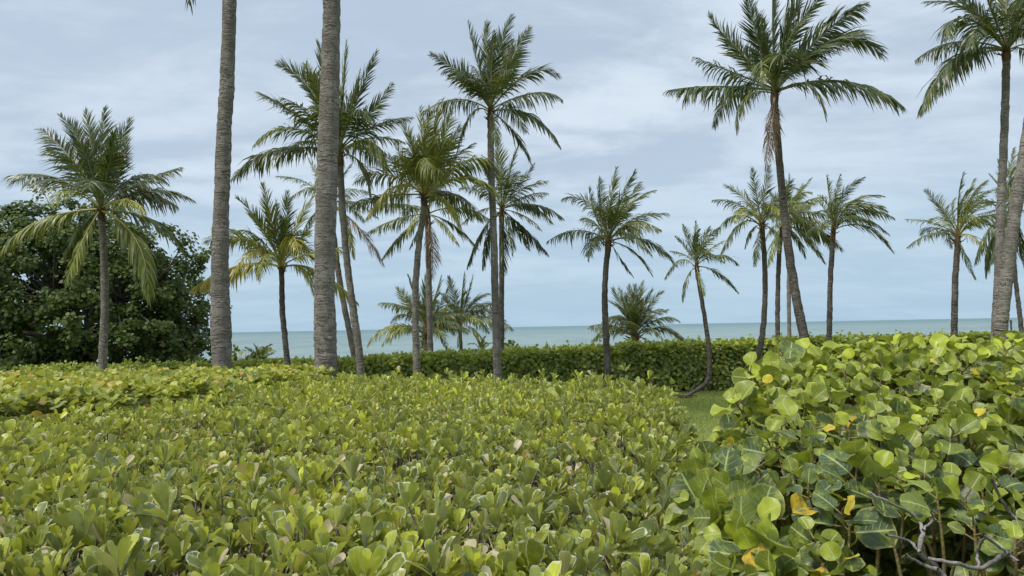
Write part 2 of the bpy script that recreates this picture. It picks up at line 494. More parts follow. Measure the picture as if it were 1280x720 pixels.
def rosettes(mb, base, d, nl, size, tone, spread=(6, 46), hi=None, cutp=.12, lo=False, wearb=0.0):
    """whorls of ascending leaves at base positions with shoot direction d"""
    N = len(base)
    ref = np.where(np.abs(d[:, 2:3]) < .9, np.array([[0, 0, 1.0]]), np.array([[1.0, 0, 0]]))
    e1 = nrm(np.cross(d, ref)); e2 = np.cross(d, e1)
    ph = R.uniform(0, 6.28, N)
    for k in range(nl):
        f = k / max(1, nl - 1)                    # 0 = lowest oldest leaf, 1 = innermost youngest
        a = ph + k * 2.4 + R.normal(0, .25, N)
        tilt = np.radians(spread[1] + (spread[0] - spread[1]) * f + R.normal(0, 11, N))
        rad = e1 * np.cos(a)[:, None] + e2 * np.sin(a)[:, None]
        ax = d * np.cos(tilt)[:, None] + rad * np.sin(tilt)[:, None]
        nm = d * np.sin(tilt)[:, None] - rad * np.cos(tilt)[:, None] + R.normal(0, .34, (N, 3))
        p = base + d * (size * (.35 * f - .25))[:, None] + rad * .006
        sz = size * (1.0 - .45 * f ** 1.6) * R.uniform(.8, 1.15, N)
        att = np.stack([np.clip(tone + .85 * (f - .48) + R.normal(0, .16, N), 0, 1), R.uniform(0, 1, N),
                        np.clip(R.uniform(0, .88, N) * (1.15 - .4 * f) + wearb, 0, .88)], -1)
        dry = R.uniform(0, 1, N) < .04 * (1 - .5 * f) * (1 + 2.2 * np.clip(noise2(base[:, 0] + 3, base[:, 1], .7, 13), -.3, 1) + .8 * (base[:, 1] < 4.5))
        att[dry, 2] = 1.0
        keep = R.uniform(0, 1, N) < .96
        cut = (R.uniform(0, 1, N) < cutp)
        w = R.uniform(.85, 1.15, N)
        att[cut, 2] = np.clip(att[cut, 2] + .35, 0, .89)
        T = OBOV_LO if lo else OBOV_HI
        s = keep & ~cut
        scatter(mb, T, p[s], ax[s], nm[s], sz[s], w[s], att[s])
        s = keep & cut
        scatter(mb, T if lo else CUT, p[s], ax[s], nm[s], sz[s], w[s], att[s])


def front_hedge():
    root = empty('clipped_hedge', (-1.0, 5.0, 0), 'broad flat-clipped hedge of pale spoon-shaped leaves filling the foreground', 'hedge')
    mb = MB(); st = MB()

    def grid(sp, y0, y1):
        ys = np.arange(y0, y1, sp); out = []
        for y in ys:
            xl = -(.70 * y + 1.6); xs = np.arange(xl, 2.2, sp)
            out.append(np.stack([xs, np.full(len(xs), y)], -1))
        g = np.concatenate(out)
        return g + R.uniform(-.5, .5, g.shape) * sp
    for (sp, y0, y1, nl, lo) in [(.070, .8, 3.6, 8, False), (.079, 3.6, 6.2, 8, False), (.092, 6.2, 11.8, 7, True)]:
        g = grid(sp, y0, y1); x, y = g.T
        dr, df, dp = edge_dist(x, y)
        ok = (dr > .02) & (df > .02) & (dp > .04)
        x, y, dr, df, dp = x[ok], y[ok], dr[ok], df[ok], dp[ok]
        ed = np.minimum(dr * .95, df)
        z = hedge_top(x, y) + .05 * np.clip((y - 5) / 2, 0, 1) * np.clip(x + .3, 0, 1) - .11 * np.clip(1 - ed / .3, 0, 1) ** 2
        tall = R.uniform(0, 1, len(x)) < np.where(y > 6, .07, .06)
        z = z + R.normal(0, .042, len(x)) + tall * R.uniform(.03, .10, len(x)) * np.where((y > 6.5) & (x > .2), 1.5, 1)
        out = np.clip(1 - ed / .4, 0, 1)[:, None] * np.where((dr < df)[:, None], np.array([[1.0, 0, 0]]), np.array([[0, 1.0, 0]]))
        d = nrm(np.array([[0, 0, 1.0]]) + out * .9 + R.normal(0, .30, (len(x), 3)))
        z = z - .13 * np.clip(1 - dp / .55, 0, 1) * (x < -2.6)
        tone = .47 + .20 * noise2(x, y, .8, 3) + .24 * noise2(x, y, .16, 9) + R.normal(0, .13, len(x)) + .42 * np.clip((y - 3.2) / 4.5, 0, 1) + tall * .25
        tone = tone - .14 * np.clip((x + .2) / 1.2, 0, 1)
        pit = np.clip((noise2(x, y, .22, 15) - .62) / .3, 0, 1)
        z = z - .09 * pit
        size = R.uniform(.055, .098, len(x)) * (1 + .18 * tall) * (1 + .06 * np.clip((4.2 - y) / 1.5, 0, 1)) * (1 + .15 * noise2(x, y, .35, 17))
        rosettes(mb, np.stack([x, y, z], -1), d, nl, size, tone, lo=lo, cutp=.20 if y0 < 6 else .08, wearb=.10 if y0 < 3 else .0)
        # second, lower tier of mature leaves, tone lowered to paint the gaps dark
        k = R.uniform(0, 1, len(x)) < .33
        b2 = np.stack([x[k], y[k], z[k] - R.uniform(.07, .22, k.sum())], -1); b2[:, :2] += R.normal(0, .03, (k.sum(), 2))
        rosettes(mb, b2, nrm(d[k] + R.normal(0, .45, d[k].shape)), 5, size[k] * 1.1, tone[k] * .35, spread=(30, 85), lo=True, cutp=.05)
        k = np.where(R.uniform(0, 1, len(x)) < (.5 if not lo else .2))[0]
        for q in k:
            e = np.array([x[q], y[q], z[q] - .02]); b = e + np.array([*R.normal(0, .07, 2), -R.uniform(.25, .45)])
            mm = (e + b) / 2 + np.array([*R.normal(0, .03, 2), 0])
            tube(st, spline([b, mm, e], 4), np.linspace(.006, .0035, 4), 4)
    # side of the hedge towards the lawn, down to the ground
    n = 2600
    yy = R.uniform(1.0, 7.9, n); zz = R.uniform(.06, .95, n)
    xx = np.interp(yy, RIGHT[:, 1], RIGHT[:, 0]) - .10 - R.uniform(0, .16, n) - .12 * np.clip((zz - .7) / .3, 0, 1)
    d = nrm(np.stack([np.full(n, .8), np.full(n, -.12), np.full(n, .7)], -1) + R.normal(0, .4, (n, 3)))
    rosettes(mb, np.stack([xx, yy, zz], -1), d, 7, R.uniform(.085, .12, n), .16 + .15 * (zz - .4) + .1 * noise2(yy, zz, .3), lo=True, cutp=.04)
    # far side
    n = 1500
    xx = R.uniform(-6, 1.5, n); zz = R.uniform(.1, .95, n)
    yy = np.interp(xx, FAR[:, 0], FAR[:, 1]) - .15 - R.uniform(0, .15, n)
    d = nrm(np.stack([np.zeros(n), np.full(n, .8), np.full(n, .7)], -1) + R.normal(0, .4, (n, 3)))
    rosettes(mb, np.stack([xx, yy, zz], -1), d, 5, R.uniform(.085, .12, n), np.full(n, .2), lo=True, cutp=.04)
    mb.build('foliage', M_HEDGE, root)
    # pale clipped shoot ends and dry petioles standing in the surface
    cs = MB(); n = 2600
    y = 1.2 + 8.5 * R.uniform(0, 1, n) ** 1.5; x = R.uniform(-1, 1, n) * (.72 * y); dr, df, dp = edge_dist(x, y); ok = (dr > .1) & (df > .1) & (dp > .1)
    for a, b in zip(x[ok], y[ok]):
        t = np.array([a, b, float(hedge_top(np.array(a), np.array(b))) + R.normal(-.01, .025)]); v = nrm(R.normal(0, 1, (1, 3)) * np.array([[.5, .5, .2]]) + np.array([[0, 0, 1.0]]))[0]
        tube(cs, np.stack([t - v * R.uniform(.04, .10), t]), [.0032, .0022], 4)
    cs.build('clipped_twigs', M_STRAW, root)
    # woody main stems rising from the soil
    n = 520
    ys = R.uniform(.9, 11, n); xs = R.uniform(0, 1, n)
    for q in range(n):
        y = ys[q]; x = -(.7 * y + 1.2) + xs[q] * (np.interp(y, RIGHT[:, 1], RIGHT[:, 0]) - .2 + .7 * y + 1.2)
        dr, df, dp = edge_dist(np.array(x), np.array(y))
        if df < .25 or dp < .1 or dr < .15: continue
        b = np.array([x, y, 0.0])
        for k in range(3):
            e = b + np.array([*R.normal(0, .16, 2), R.uniform(.6, .85)])
            tube(st, spline([b, (b + e) / 2 + np.array([*R.normal(0, .05, 2), 0]), e], 5), np.linspace(.012, .005, 5), 5)
    st.build('stems', M_TWIG, root)


front_hedge()


def soil_bed(name, poly, z):
    """flat dark bed under planting: polygon given as two edges of equal length"""
    a, b = poly
    V = []
    for (p, q) in zip(a, b):
        V += [(p[0], p[1], z), (q[0], q[1], z)]
    Fc = [(2 * i, 2 * i + 1, 2 * i + 3, 2 * i + 2) for i in range(len(a) - 1)]
    mb = MB(); mb.add(V, Fc)
    tag(mb.build(name, M_SOIL), kind='structure')


ys = np.linspace(.3, 11.2, 24)
soil_bed('soil', ([(-13, y) for y in ys],
                  [(float(np.interp(y, RIGHT[:, 1], RIGHT[:, 0])) + .05 if y < 7.9 else float(np.interp(-y, -FAR[::-1, 1], FAR[::-1, 0])), y) for y in ys]), .035)
soil_bed('soil', ([(.55 + max(0, y - 2.5) * .36, y) for y in np.linspace(.6, 7, 12)], [(9, y) for y in np.linspace(.6, 7, 12)]), .040)
soil_bed('soil', ([(x, 19.0 + .02 * x) for x in np.linspace(-19, 19, 8)], [(x, 20.4 + .02 * x) for x in np.linspace(-19, 19, 8)]), .045)


# ------------------------------------------------------------------ round-leaved low patch on the left
def left_patch():
    root = empty('sea_grape_hedge', (-5.5, 9.0, 0), 'low hedge of small round leaves tipped orange, behind the clipped hedge at left', 'hedge')
    mb = MB(); st = MB()
    sp = .105
    X, Y = np.meshgrid(np.arange(-10.5, -1.9, sp), np.arange(4.8, 11.6, sp)); x = X.ravel() + R.uniform(-.5, .5, X.size) * sp; y = Y.ravel() + R.uniform(-.5, .5, X.size) * sp
    front = np.interp(x, PATCH[:, 0], PATCH[:, 1])
    ok = (y > front + .02) & (y < 11.4 - .1 * (x + 2)) & (x > -(.7 * y + 1.7)) & (x < -2.8)
    x, y, front = x[ok], y[ok], front[ok]
    top = 1.10 + .05 * noise2(x, y, .6, 2) + .03 * noise2(x, y, .2, 6) - .10 * np.clip((x + 3.4) / 1.4, 0, 1)
    top = top - .28 * np.clip(1 - (y - front) / .35, 0, 1) ** 2

    def shoots(x, y, z, d, nl, tone, size):
        N = len(x); base = np.stack([x, y, z], -1)
        e1 = nrm(np.cross(d, np.array([[.3, 1, .1]]))); e2 = np.cross(d, e1); ph = R.uniform(0, 6.28, N)
        for k in range(nl):
            f = k / (nl - 1); a = ph + k * 2.3 + R.normal(0, .3, N)
            rad = e1 * np.cos(a)[:, None] + e2 * np.sin(a)[:, None]
            ax = nrm(rad + d * (.15 + 1.0 * f) + R.normal(0, .25, (N, 3)))
            nm = nrm(d * (1 - .5 * f) - rad * (.3 + .6 * f) + np.array([[0, -.25, .3]]) + R.normal(0, .35, (N, 3)))
            s = size * (1 - .3 * f) * R.uniform(.75, 1.15, N)
            rn = R.uniform(0, .955, N); rd = R.uniform(0, 1, N) < .07 * (f > .5) + .02
            rn[rd] = .99
            att = np.stack([np.clip(tone + .5 * (f - .4) + R.normal(0, .14, N), 0, 1), rn, R.uniform(0, .85, N)], -1)
            scatter(mb, ROUND_LO if k % 2 else ROUND_HI[:3], base + d * (.06 * f)[..., None] if np.ndim(f) else base + d * .06 * f, ax, nm, s, R.uniform(.9, 1.1, N), att)
    N = len(x)
    d = nrm(np.array([[0, -.1, 1.0]]) + R.normal(0, .25, (N, 3)))
    shoots(x, y, top + R.normal(0, .025, N), d, 5, .40 + .25 * noise2(x, y, .7), R.uniform(.085, .12, N))
    shoots(x + .03, y, top - R.uniform(.1, .3, N), d, 3, np.full(N, .12), R.uniform(.09, .12, N))
    # front face of the patch
    n = 900
    xx = R.uniform(-9, -2.7, n); zz = R.uniform(.6, 1.0, n); yy = np.interp(xx, PATCH[:, 0], PATCH[:, 1]) + R.uniform(.0, .12, n)
    d = nrm(np.stack([np.zeros(n), np.full(n, -.8), np.full(n, .5)], -1) + R.normal(0, .35, (n, 3)))
    shoots(xx, yy, zz, d, 4, .15 + .6 * (zz - .75), R.uniform(.09, .12, n))
    mb.build('foliage', M_PATCH, root)
    for q in range(380):
        k = R.integers(0, len(x)); b = np.array([x[k], y[k], 0.0]); e = np.array([x[k] + R.normal(0, .12), y[k] + R.normal(0, .12), top[k] - .05])
        tube(st, spline([b, (b + e) / 2 + R.normal(0, .05, 3), e], 5), np.linspace(.012, .004, 5), 5)
    st.build('stems', M_TWIG, root)


left_patch()


# ------------------------------------------------------------------ big sea grape shrub at right
def grape_xl(y):
    return np.interp(y, [1.2, 2.0, 2.8, 4.0, 5.5, 7.0], [.57, .57, .63, 1.02, 1.68, 2.5])


def grape_z(x, y):
    z = np.interp(y, [1.2, 1.6, 2.0, 3.0, 4.0, 4.8, 5.6, 6.6], [.72, .88, 1.04, 1.30, 1.45, 1.49, 1.38, 1.0])
    z = z + .06 * noise2(x, y, .5, 4) + .03 * np.clip((x - 2) / 2, 0, 1)
    e = np.clip((x - grape_xl(y)) / .42, 0, 1)
    return z * (.45 + .55 * (1 - (1 - e) ** 2.2))


def right_shrub():
    root = empty('sea_grape_shrub', (2.6, 3.8, 0), 'large sea grape shrub with big round veined leaves mounded at lower right', 'shrub')
    mb = MB(); st = MB()

    def shoots(base, d, nl, tone, size, hi, petiole=.03):
        N = len(base)
        e1 = nrm(np.cross(d, np.array([[.3, 1, .1]]))); e2 = np.cross(d, e1); ph = R.uniform(0, 6.28, N)
        L = size * .22
        for k in range(nl):
            f = k / max(1, nl - 1)
            a = ph + k * 2.6 + R.normal(0, .35, N)
            rad = e1 * np.cos(a)[:, None] + e2 * np.sin(a)[:, None]
            ax = nrm(rad + d * (.10 + .8 * f) + R.normal(0, .28, (N, 3)))
            nm = nrm(d * (1 - .3 * f) - rad * (.2 + .5 * f) + np.array([[0, -.38, .25]]) + R.normal(0, .62, (N, 3)))
            p0 = base + d * (L * k * .8)[:, None]
            p = p0 + ax * petiole
            s = size * (1.05 - .5 * f) * R.uniform(.72, 1.12, N) * np.interp(base[:, 1], [1.6, 2.5], [.72, 1.0])
            rn = R.uniform(0, .955, N); yl = R.uniform(0, 1, N) < .03 * (size < .12) + .006
            rn[yl] = .99
            wear = R.uniform(0, .88, N); wear[R.uniform(0, 1, N) < .0025] = 1.0
            t = np.clip(tone + .75 * (f - .45) + R.normal(0, .17, N), 0, 1)
            hole = (((p - np.array([1.16, 2.05, 1.06])) / np.array([.17, .42, .11])) ** 2).sum(-1) < 1     # hollow where old wood has lost its leaves
            k_ = ~hole
            scatter(mb, ROUND_HI, p[k_], ax[k_], nm[k_], s[k_], R.uniform(.92, 1.12, k_.sum()), np.stack([t, rn, wear], -1)[k_])
            for q in np.where(k_ & (R.uniform(0, 1, N) < (1 if hi else 0)))[0]:
                tube(st, np.stack([p0[q], p[q] + ax[q] * .004]), [.0035, .0025], 4)
        if hi:
            for q in range(N):
                b = base[q] - d[q] * .22 + np.array([0, .04, -.05]); e = base[q] + d[q] * (L[q] * (nl - 1) * .8)
                tube(st, spline([b, base[q] - d[q] * .05, e], 5), np.linspace(.0075, .0035, 5), 5)
    sp = .112
    X, Y = np.meshgrid(np.arange(.4, 6.6, sp), np.arange(1.2, 6.8, sp))
    x = X.ravel() + R.uniform(-.5, .5, X.size) * sp; y = Y.ravel() + R.uniform(-.5, .5, X.size) * sp
    ok = (x > grape_xl(y) + .02) & (x < .70 * y + 1.3)
    x, y = x[ok], y[ok]; z = grape_z(x, y); e = .02
    nx = -(grape_z(x + e, y) - grape_z(x - e, y)) / (2 * e); ny = -(grape_z(x, y + e) - grape_z(x, y - e)) / (2 * e)
    nl = np.stack([np.clip(nx, -1.6, 1.6), np.clip(ny, -1.6, 1.6), np.ones(len(x))], -1)
    N = len(x)
    d = nrm(nrm(nl) + np.array([[0, 0, .35]]) + R.normal(0, .32, (N, 3)))
    base = np.stack([x, y, z], -1) - d * R.uniform(.02, .12, N)[:, None]
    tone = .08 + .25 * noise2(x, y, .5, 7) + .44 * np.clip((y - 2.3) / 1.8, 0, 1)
    near = y < 4.9
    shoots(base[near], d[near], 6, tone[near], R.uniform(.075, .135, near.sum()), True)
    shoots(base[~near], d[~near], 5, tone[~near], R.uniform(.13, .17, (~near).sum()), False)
    # mature inner leaves, interior shade painted into their low tone
    for dep in (.14, .28):
        k = R.uniform(0, 1, N) < .62
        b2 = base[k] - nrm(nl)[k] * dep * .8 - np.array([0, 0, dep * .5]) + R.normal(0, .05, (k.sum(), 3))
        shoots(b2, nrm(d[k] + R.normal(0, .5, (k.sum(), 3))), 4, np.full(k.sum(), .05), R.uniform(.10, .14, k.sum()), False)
    # left flank to the ground
    n = 620
    yy = R.uniform(1.3, 6.4, n); zz = R.uniform(.15, 1.1, n)
    xx = grape_xl(yy) + .06 + R.uniform(0, .15, n)
    dd = nrm(np.stack([np.full(n, -.8), np.full(n, -.35), np.full(n, .4)], -1) + R.normal(0, .35, (n, 3)))
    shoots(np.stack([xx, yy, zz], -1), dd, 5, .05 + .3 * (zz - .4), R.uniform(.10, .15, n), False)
    # loose shoots leaning out to the left over the clipped hedge
    for (px, py, D) in [(930, 520, 3.4), (950, 485, 3.7), (985, 455, 4.1)]:
        P = at(px, py, D)[None]
        shoots(P, nrm(np.array([[-.5, -.3, .75]])), 6, np.array([.55]), np.array([.12]), True)
    mb.build('foliage', M_GRAPE, root)
    st.build('shoots', M_STEM, root)
    # bare grey branches in the gap at lower right
    br = MB()
    lines = [([(1195, 745), (1172, 712), (1150, 690), (1153, 664), (1143, 645), (1112, 628), (1085, 615)], 2.06, .0125, .003),
             ([(1150, 690), (1135, 676), (1108, 668)], 2.0, .007, .004),
             ([(1172, 712), (1150, 704), (1132, 694)], 1.98, .008, .005),
             ([(1262, 690), (1225, 710), (1195, 704), (1160, 698)], 1.96, .009, .006),
             ([(1225, 710), (1222, 690), (1232, 668)], 2.0, .006, .004),
             ([(1153, 664), (1166, 648), (1160, 630)], 2.05, .005, .003),
             ([(1230, 668), (1258, 690), (1275, 703)], 1.92, .006, .005),
             ([(1240, 600), (1262, 640), (1290, 660)], 2.2, .007, .006)]
    for pts, D, r0, r1 in lines:
        r0 *= .7; r1 *= .7; D += .04
        P = np.array([at(px, py, D + .05 * math.sin(i * 2.1)) for i, (px, py) in enumerate(pts)])
        n = len(pts) * 5; P = spline(P, n) + R.normal(0, .0012, (n, 3))
        tube(br, P, np.linspace(r0, r1, n) * R.uniform(.9, 1.12, n), 8)
    # main limbs rising out of the soil
    for q in range(46):
        b = np.array([R.uniform(1.3, 4.2), R.uniform(2.0, 5.2), 0.0])
        if b[0] > .7 * b[1] + 1: continue
        for k in range(3):
            x1, y1 = b[0] + R.normal(0, .35), b[1] + R.normal(-.1, .35)
            if x1 < grape_xl(y1) + .2: continue
            e = np.array([x1, y1, float(grape_z(np.array(x1), np.array(y1))) - .15])
            tube(br, spline([b, (b + e) / 2 + R.normal(0, .08, 3), e], 8), np.linspace(.022, .007, 8), 7)
    br.build('branches', M_GREYB, root)
    lf = MB()
    n = 700
    P = np.stack([R.uniform(.8, 3.2, n), R.uniform(1.2, 3.2, n), R.uniform(.06, .12, n)], -1)
    ax = nrm(np.stack([R.normal(0, 1, n), R.normal(0, 1, n), R.normal(0, .2, n)], -1))
    scatter(lf, ROUND_LO, P, ax, np.array([[0, 0, 1.0]]) + R.normal(0, .3, (n, 3)), R.uniform(.1, .16, n), np.ones(n), np.stack([np.zeros(n), R.uniform(0, .9, n), np.ones(n)], -1))
    tag(lf.build('leaf_litter', M_TWIG), kind='stuff')


right_shrub()


# ------------------------------------------------------------------ clipped hedge across the lawn
def back_hedge():
    root = empty('back_hedge', (2.0, 19.7, 0), 'long clipped dark green hedge crossing the lawn in front of the sea', 'hedge')
    mb = MB(); st = MB()
    n = 46000
    x = R.uniform(-18, 18, n)
    yf = 19.1 + .02 * x + .09 * noise2(x, x * .3, .8)
    h = np.interp(x, [-18, -7, -4, -2, 1, 4, 8, 18], [.9, .9, .97, 1.06, 1.13, 1.2, 1.25, 1.28]) + .05 * noise2(x, x * .2, .5, 8) + .03 * noise2(x, x, .17, 3)
    s = R.uniform(0, 2.15, n)
    face = s < 1.1
    z = np.where(face, R.uniform(.03, 1, n) ** .85 * h, h)
    t = np.where(face, 0, R.uniform(0, 1.05, n))
    rnd = np.clip((z - (h - .16)) / .16, 0, 1) * face * .12 + np.where(face, 0, 0)
    dep = np.abs(R.normal(0, .095, n))
    y = yf + t + rnd + np.where(face, dep, 0); z = z - np.where(face, 0, dep * .8) - np.where(face, 0, .10 * np.clip(1 - t / .12, 0, 1))
    up = np.where(face, .45, 1.0)
    out = nrm(np.stack([np.zeros(n), np.where(face, -.9, 0), up], -1) + R.normal(0, .38, (n, 3)))
    ax = nrm(np.cross(out, R.normal(0, 1, (n, 3))) + np.array([[0, -.1, .35]]))
    lit = np.clip((z - (h - .25)) / .25, 0, 1)  # lit band along the clipped top, put into the leaf tone
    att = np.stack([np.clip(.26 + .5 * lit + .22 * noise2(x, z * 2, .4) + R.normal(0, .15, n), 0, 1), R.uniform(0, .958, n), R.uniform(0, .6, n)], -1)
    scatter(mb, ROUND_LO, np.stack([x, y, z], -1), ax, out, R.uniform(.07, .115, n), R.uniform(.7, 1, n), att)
    n2 = 26000
    x = R.uniform(-18, 18, n2); h = np.interp(x, [-18, -7, -4, -2, 1, 4, 8, 18], [.9, .9, .97, 1.06, 1.13, 1.2, 1.25, 1.28])
    P = np.stack([x, 19.2 + .02 * x + R.uniform(0, .9, n2), R.uniform(0, .95, n2) * h], -1)
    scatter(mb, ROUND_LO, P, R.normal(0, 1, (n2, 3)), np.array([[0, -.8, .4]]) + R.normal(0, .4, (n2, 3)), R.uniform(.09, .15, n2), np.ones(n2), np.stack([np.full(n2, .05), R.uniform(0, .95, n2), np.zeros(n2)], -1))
    # shoots escaping the clipped top
    n = 1500
    x = R.uniform(-18, 18, n); h = np.interp(x, [-18, -7, -4, -2, 1, 4, 8, 18], [.9, .9, .97, 1.06, 1.13, 1.2, 1.25, 1.28])
    hh = R.uniform(.03, .10, n) + (R.uniform(0, 1, n) < .05) * R.uniform(.05, .14, n); y = 19.15 + .02 * x + R.uniform(0, 1, n)
    for k in range(6):
        p = np.stack([x, y, h + hh * k / 5], -1) + R.normal(0, .015, (n, 3))
        o = nrm(np.array([[0, -.5, .7]]) + R.normal(0, .5, (n, 3)))
        scatter(mb, ROUND_LO, p, nrm(np.array([[0, 0, .6]]) + R.normal(0, .6, (n, 3))), o, R.uniform(.05, .085, n), np.full(n, .8), np.stack([np.clip(R.normal(.6, .2, n), 0, 1), R.uniform(0, .957, n), np.zeros(n)], -1))
    mb.build('foliage', M_BACK, root)
    for q in range(420):
        b = np.array([R.uniform(-18, 18), R.uniform(19.3, 20.0), 0]); e = b + np.array([R.normal(0, .2), R.normal(0, .15), R.uniform(.7, .9)])
        tube(st, spline([b, (b + e) / 2 + R.normal(0, .05, 3), e], 4), np.linspace(.02, .007, 4), 5)
    st.build('stems', M_TWIG, root)


back_hedge()


# ------------------------------------------------------------------ dark tree at left
def big_tree():
    D = 22.5
    base = at(95, 497, D); base[2] = 0
    root = empty('sea_grape_tree', base, 'big dark rounded broadleaf tree behind the leftmost palm', 'tree')
    c = at(62, 400, D); rx, ry, rz = 5.0, 3.4, 3.55
    tr = MB(); cr = MB()
    tips = []
    fork = base + np.array([.1, 0, 1.0])
    tube(tr, spline([base, base + np.array([.05, 0, .5]), fork], 8), np.linspace(.42, .27, 8) * R.uniform(.93, 1.08, 8), 12)
    # crown built as clumps at limb ends
    cl = []
    while len(cl) < 900:
        v = nrm(R.normal(0, 1, 3)); r = R.uniform(.25, 1) ** .42
        bump = 1 + .10 * math.sin(v[0] * 5 + 1) * math.cos(v[2] * 6 + v[1] * 4) + R.normal(0, .035)
        p = c + v * np.array([rx, ry, rz]) * r * bump
        if p[2] < .35: continue
        if p[2] < 1.6 and r < .45: continue           # open under the canopy
        cl.append(p)
    cl = np.array(cl)
    for k in range(13):
        a = k / 13 * 6.28 + R.normal(0, .2); el = R.uniform(.25, 1.2)
        e = fork + np.array([math.cos(a) * math.cos(el) * rx * .6, math.sin(a) * math.cos(el) * ry * .6, math.sin(el) * rz * .75])
        mid = fork + (e - fork) * .5 + R.normal(0, .25, 3)
        P = spline([base + np.array([0, 0, .8]) + R.normal(0, .1, 3), fork + (mid - fork) * .3, mid, e], 12)
        tube(tr, P, np.linspace(.17, .05, 12), 8)
        tips.append(P[5:])
    tips = np.concatenate(tips)
    br = MB()
    for p in cl[::2]:
        d = np.linalg.norm(tips - p, axis=1); q = tips[d.argmin()]
        tube(br, spline([q, (p + q) / 2 + R.normal(0, .12, 3), p], 5), np.linspace(.035, .01, 5), 4)
    for p in cl:
        n = int(R.integers(70, 110)); sg = R.uniform(.20, .36)
        o = R.normal(0, 1, (n, 3)); o = nrm(o) * (R.uniform(0, 1, (n, 1)) ** .5) * sg * np.array([1.25, 1.1, .85])
        P = p + o
        out = nrm(p - c)
        nm = nrm(nrm(o) * .8 + np.array([[0, -.15, .7]]) + out * .5 + R.normal(0, .4, (n, 3)))
        ax = nrm(np.cross(nm, R.normal(0, 1, (n, 3))) + nrm(o) * .4)
        tone = np.clip(R.normal(.40, .18, n) + R.normal(0, .16), 0, 1)
        scatter(cr, ROUND_LO, P, ax, nm, R.uniform(.07, .12, n), R.uniform(.85, 1.1, n), np.stack([tone, R.uniform(0, .956, n), R.uniform(0, .5, n)], -1))
    tr.build('trunk', M_TBARK, root)
    br.build('branches', M_TBARK, root)
    cr.build('crown', M_TREE, root)
    # dark undergrowth hugging the base
    ug = MB(); n = 9000
    x = R.uniform(-16, -7.2, n); y = 20.9 + R.uniform(0, 1.2, n); hh = .95 + .2 * noise2(x, y, .8)
    z = R.uniform(.02, 1, n) ** .6 * hh
    o = nrm(np.array([[0, -.7, .6]]) + R.normal(0, .5, (n, 3)))
    scatter(ug, ROUND_LO, np.stack([x, y, z], -1), nrm(R.normal(0, 1, (n, 3)) + np.array([[0, 0, .4]])), o, R.uniform(.09, .16, n), R.uniform(.7, 1, n),
            np.stack([np.clip(R.normal(.2, .15, n), 0, 1), R.uniform(0, .95, n), np.zeros(n)], -1))
    tag(ug.build('undergrowth', M_TREE), kind='stuff')


big_tree()


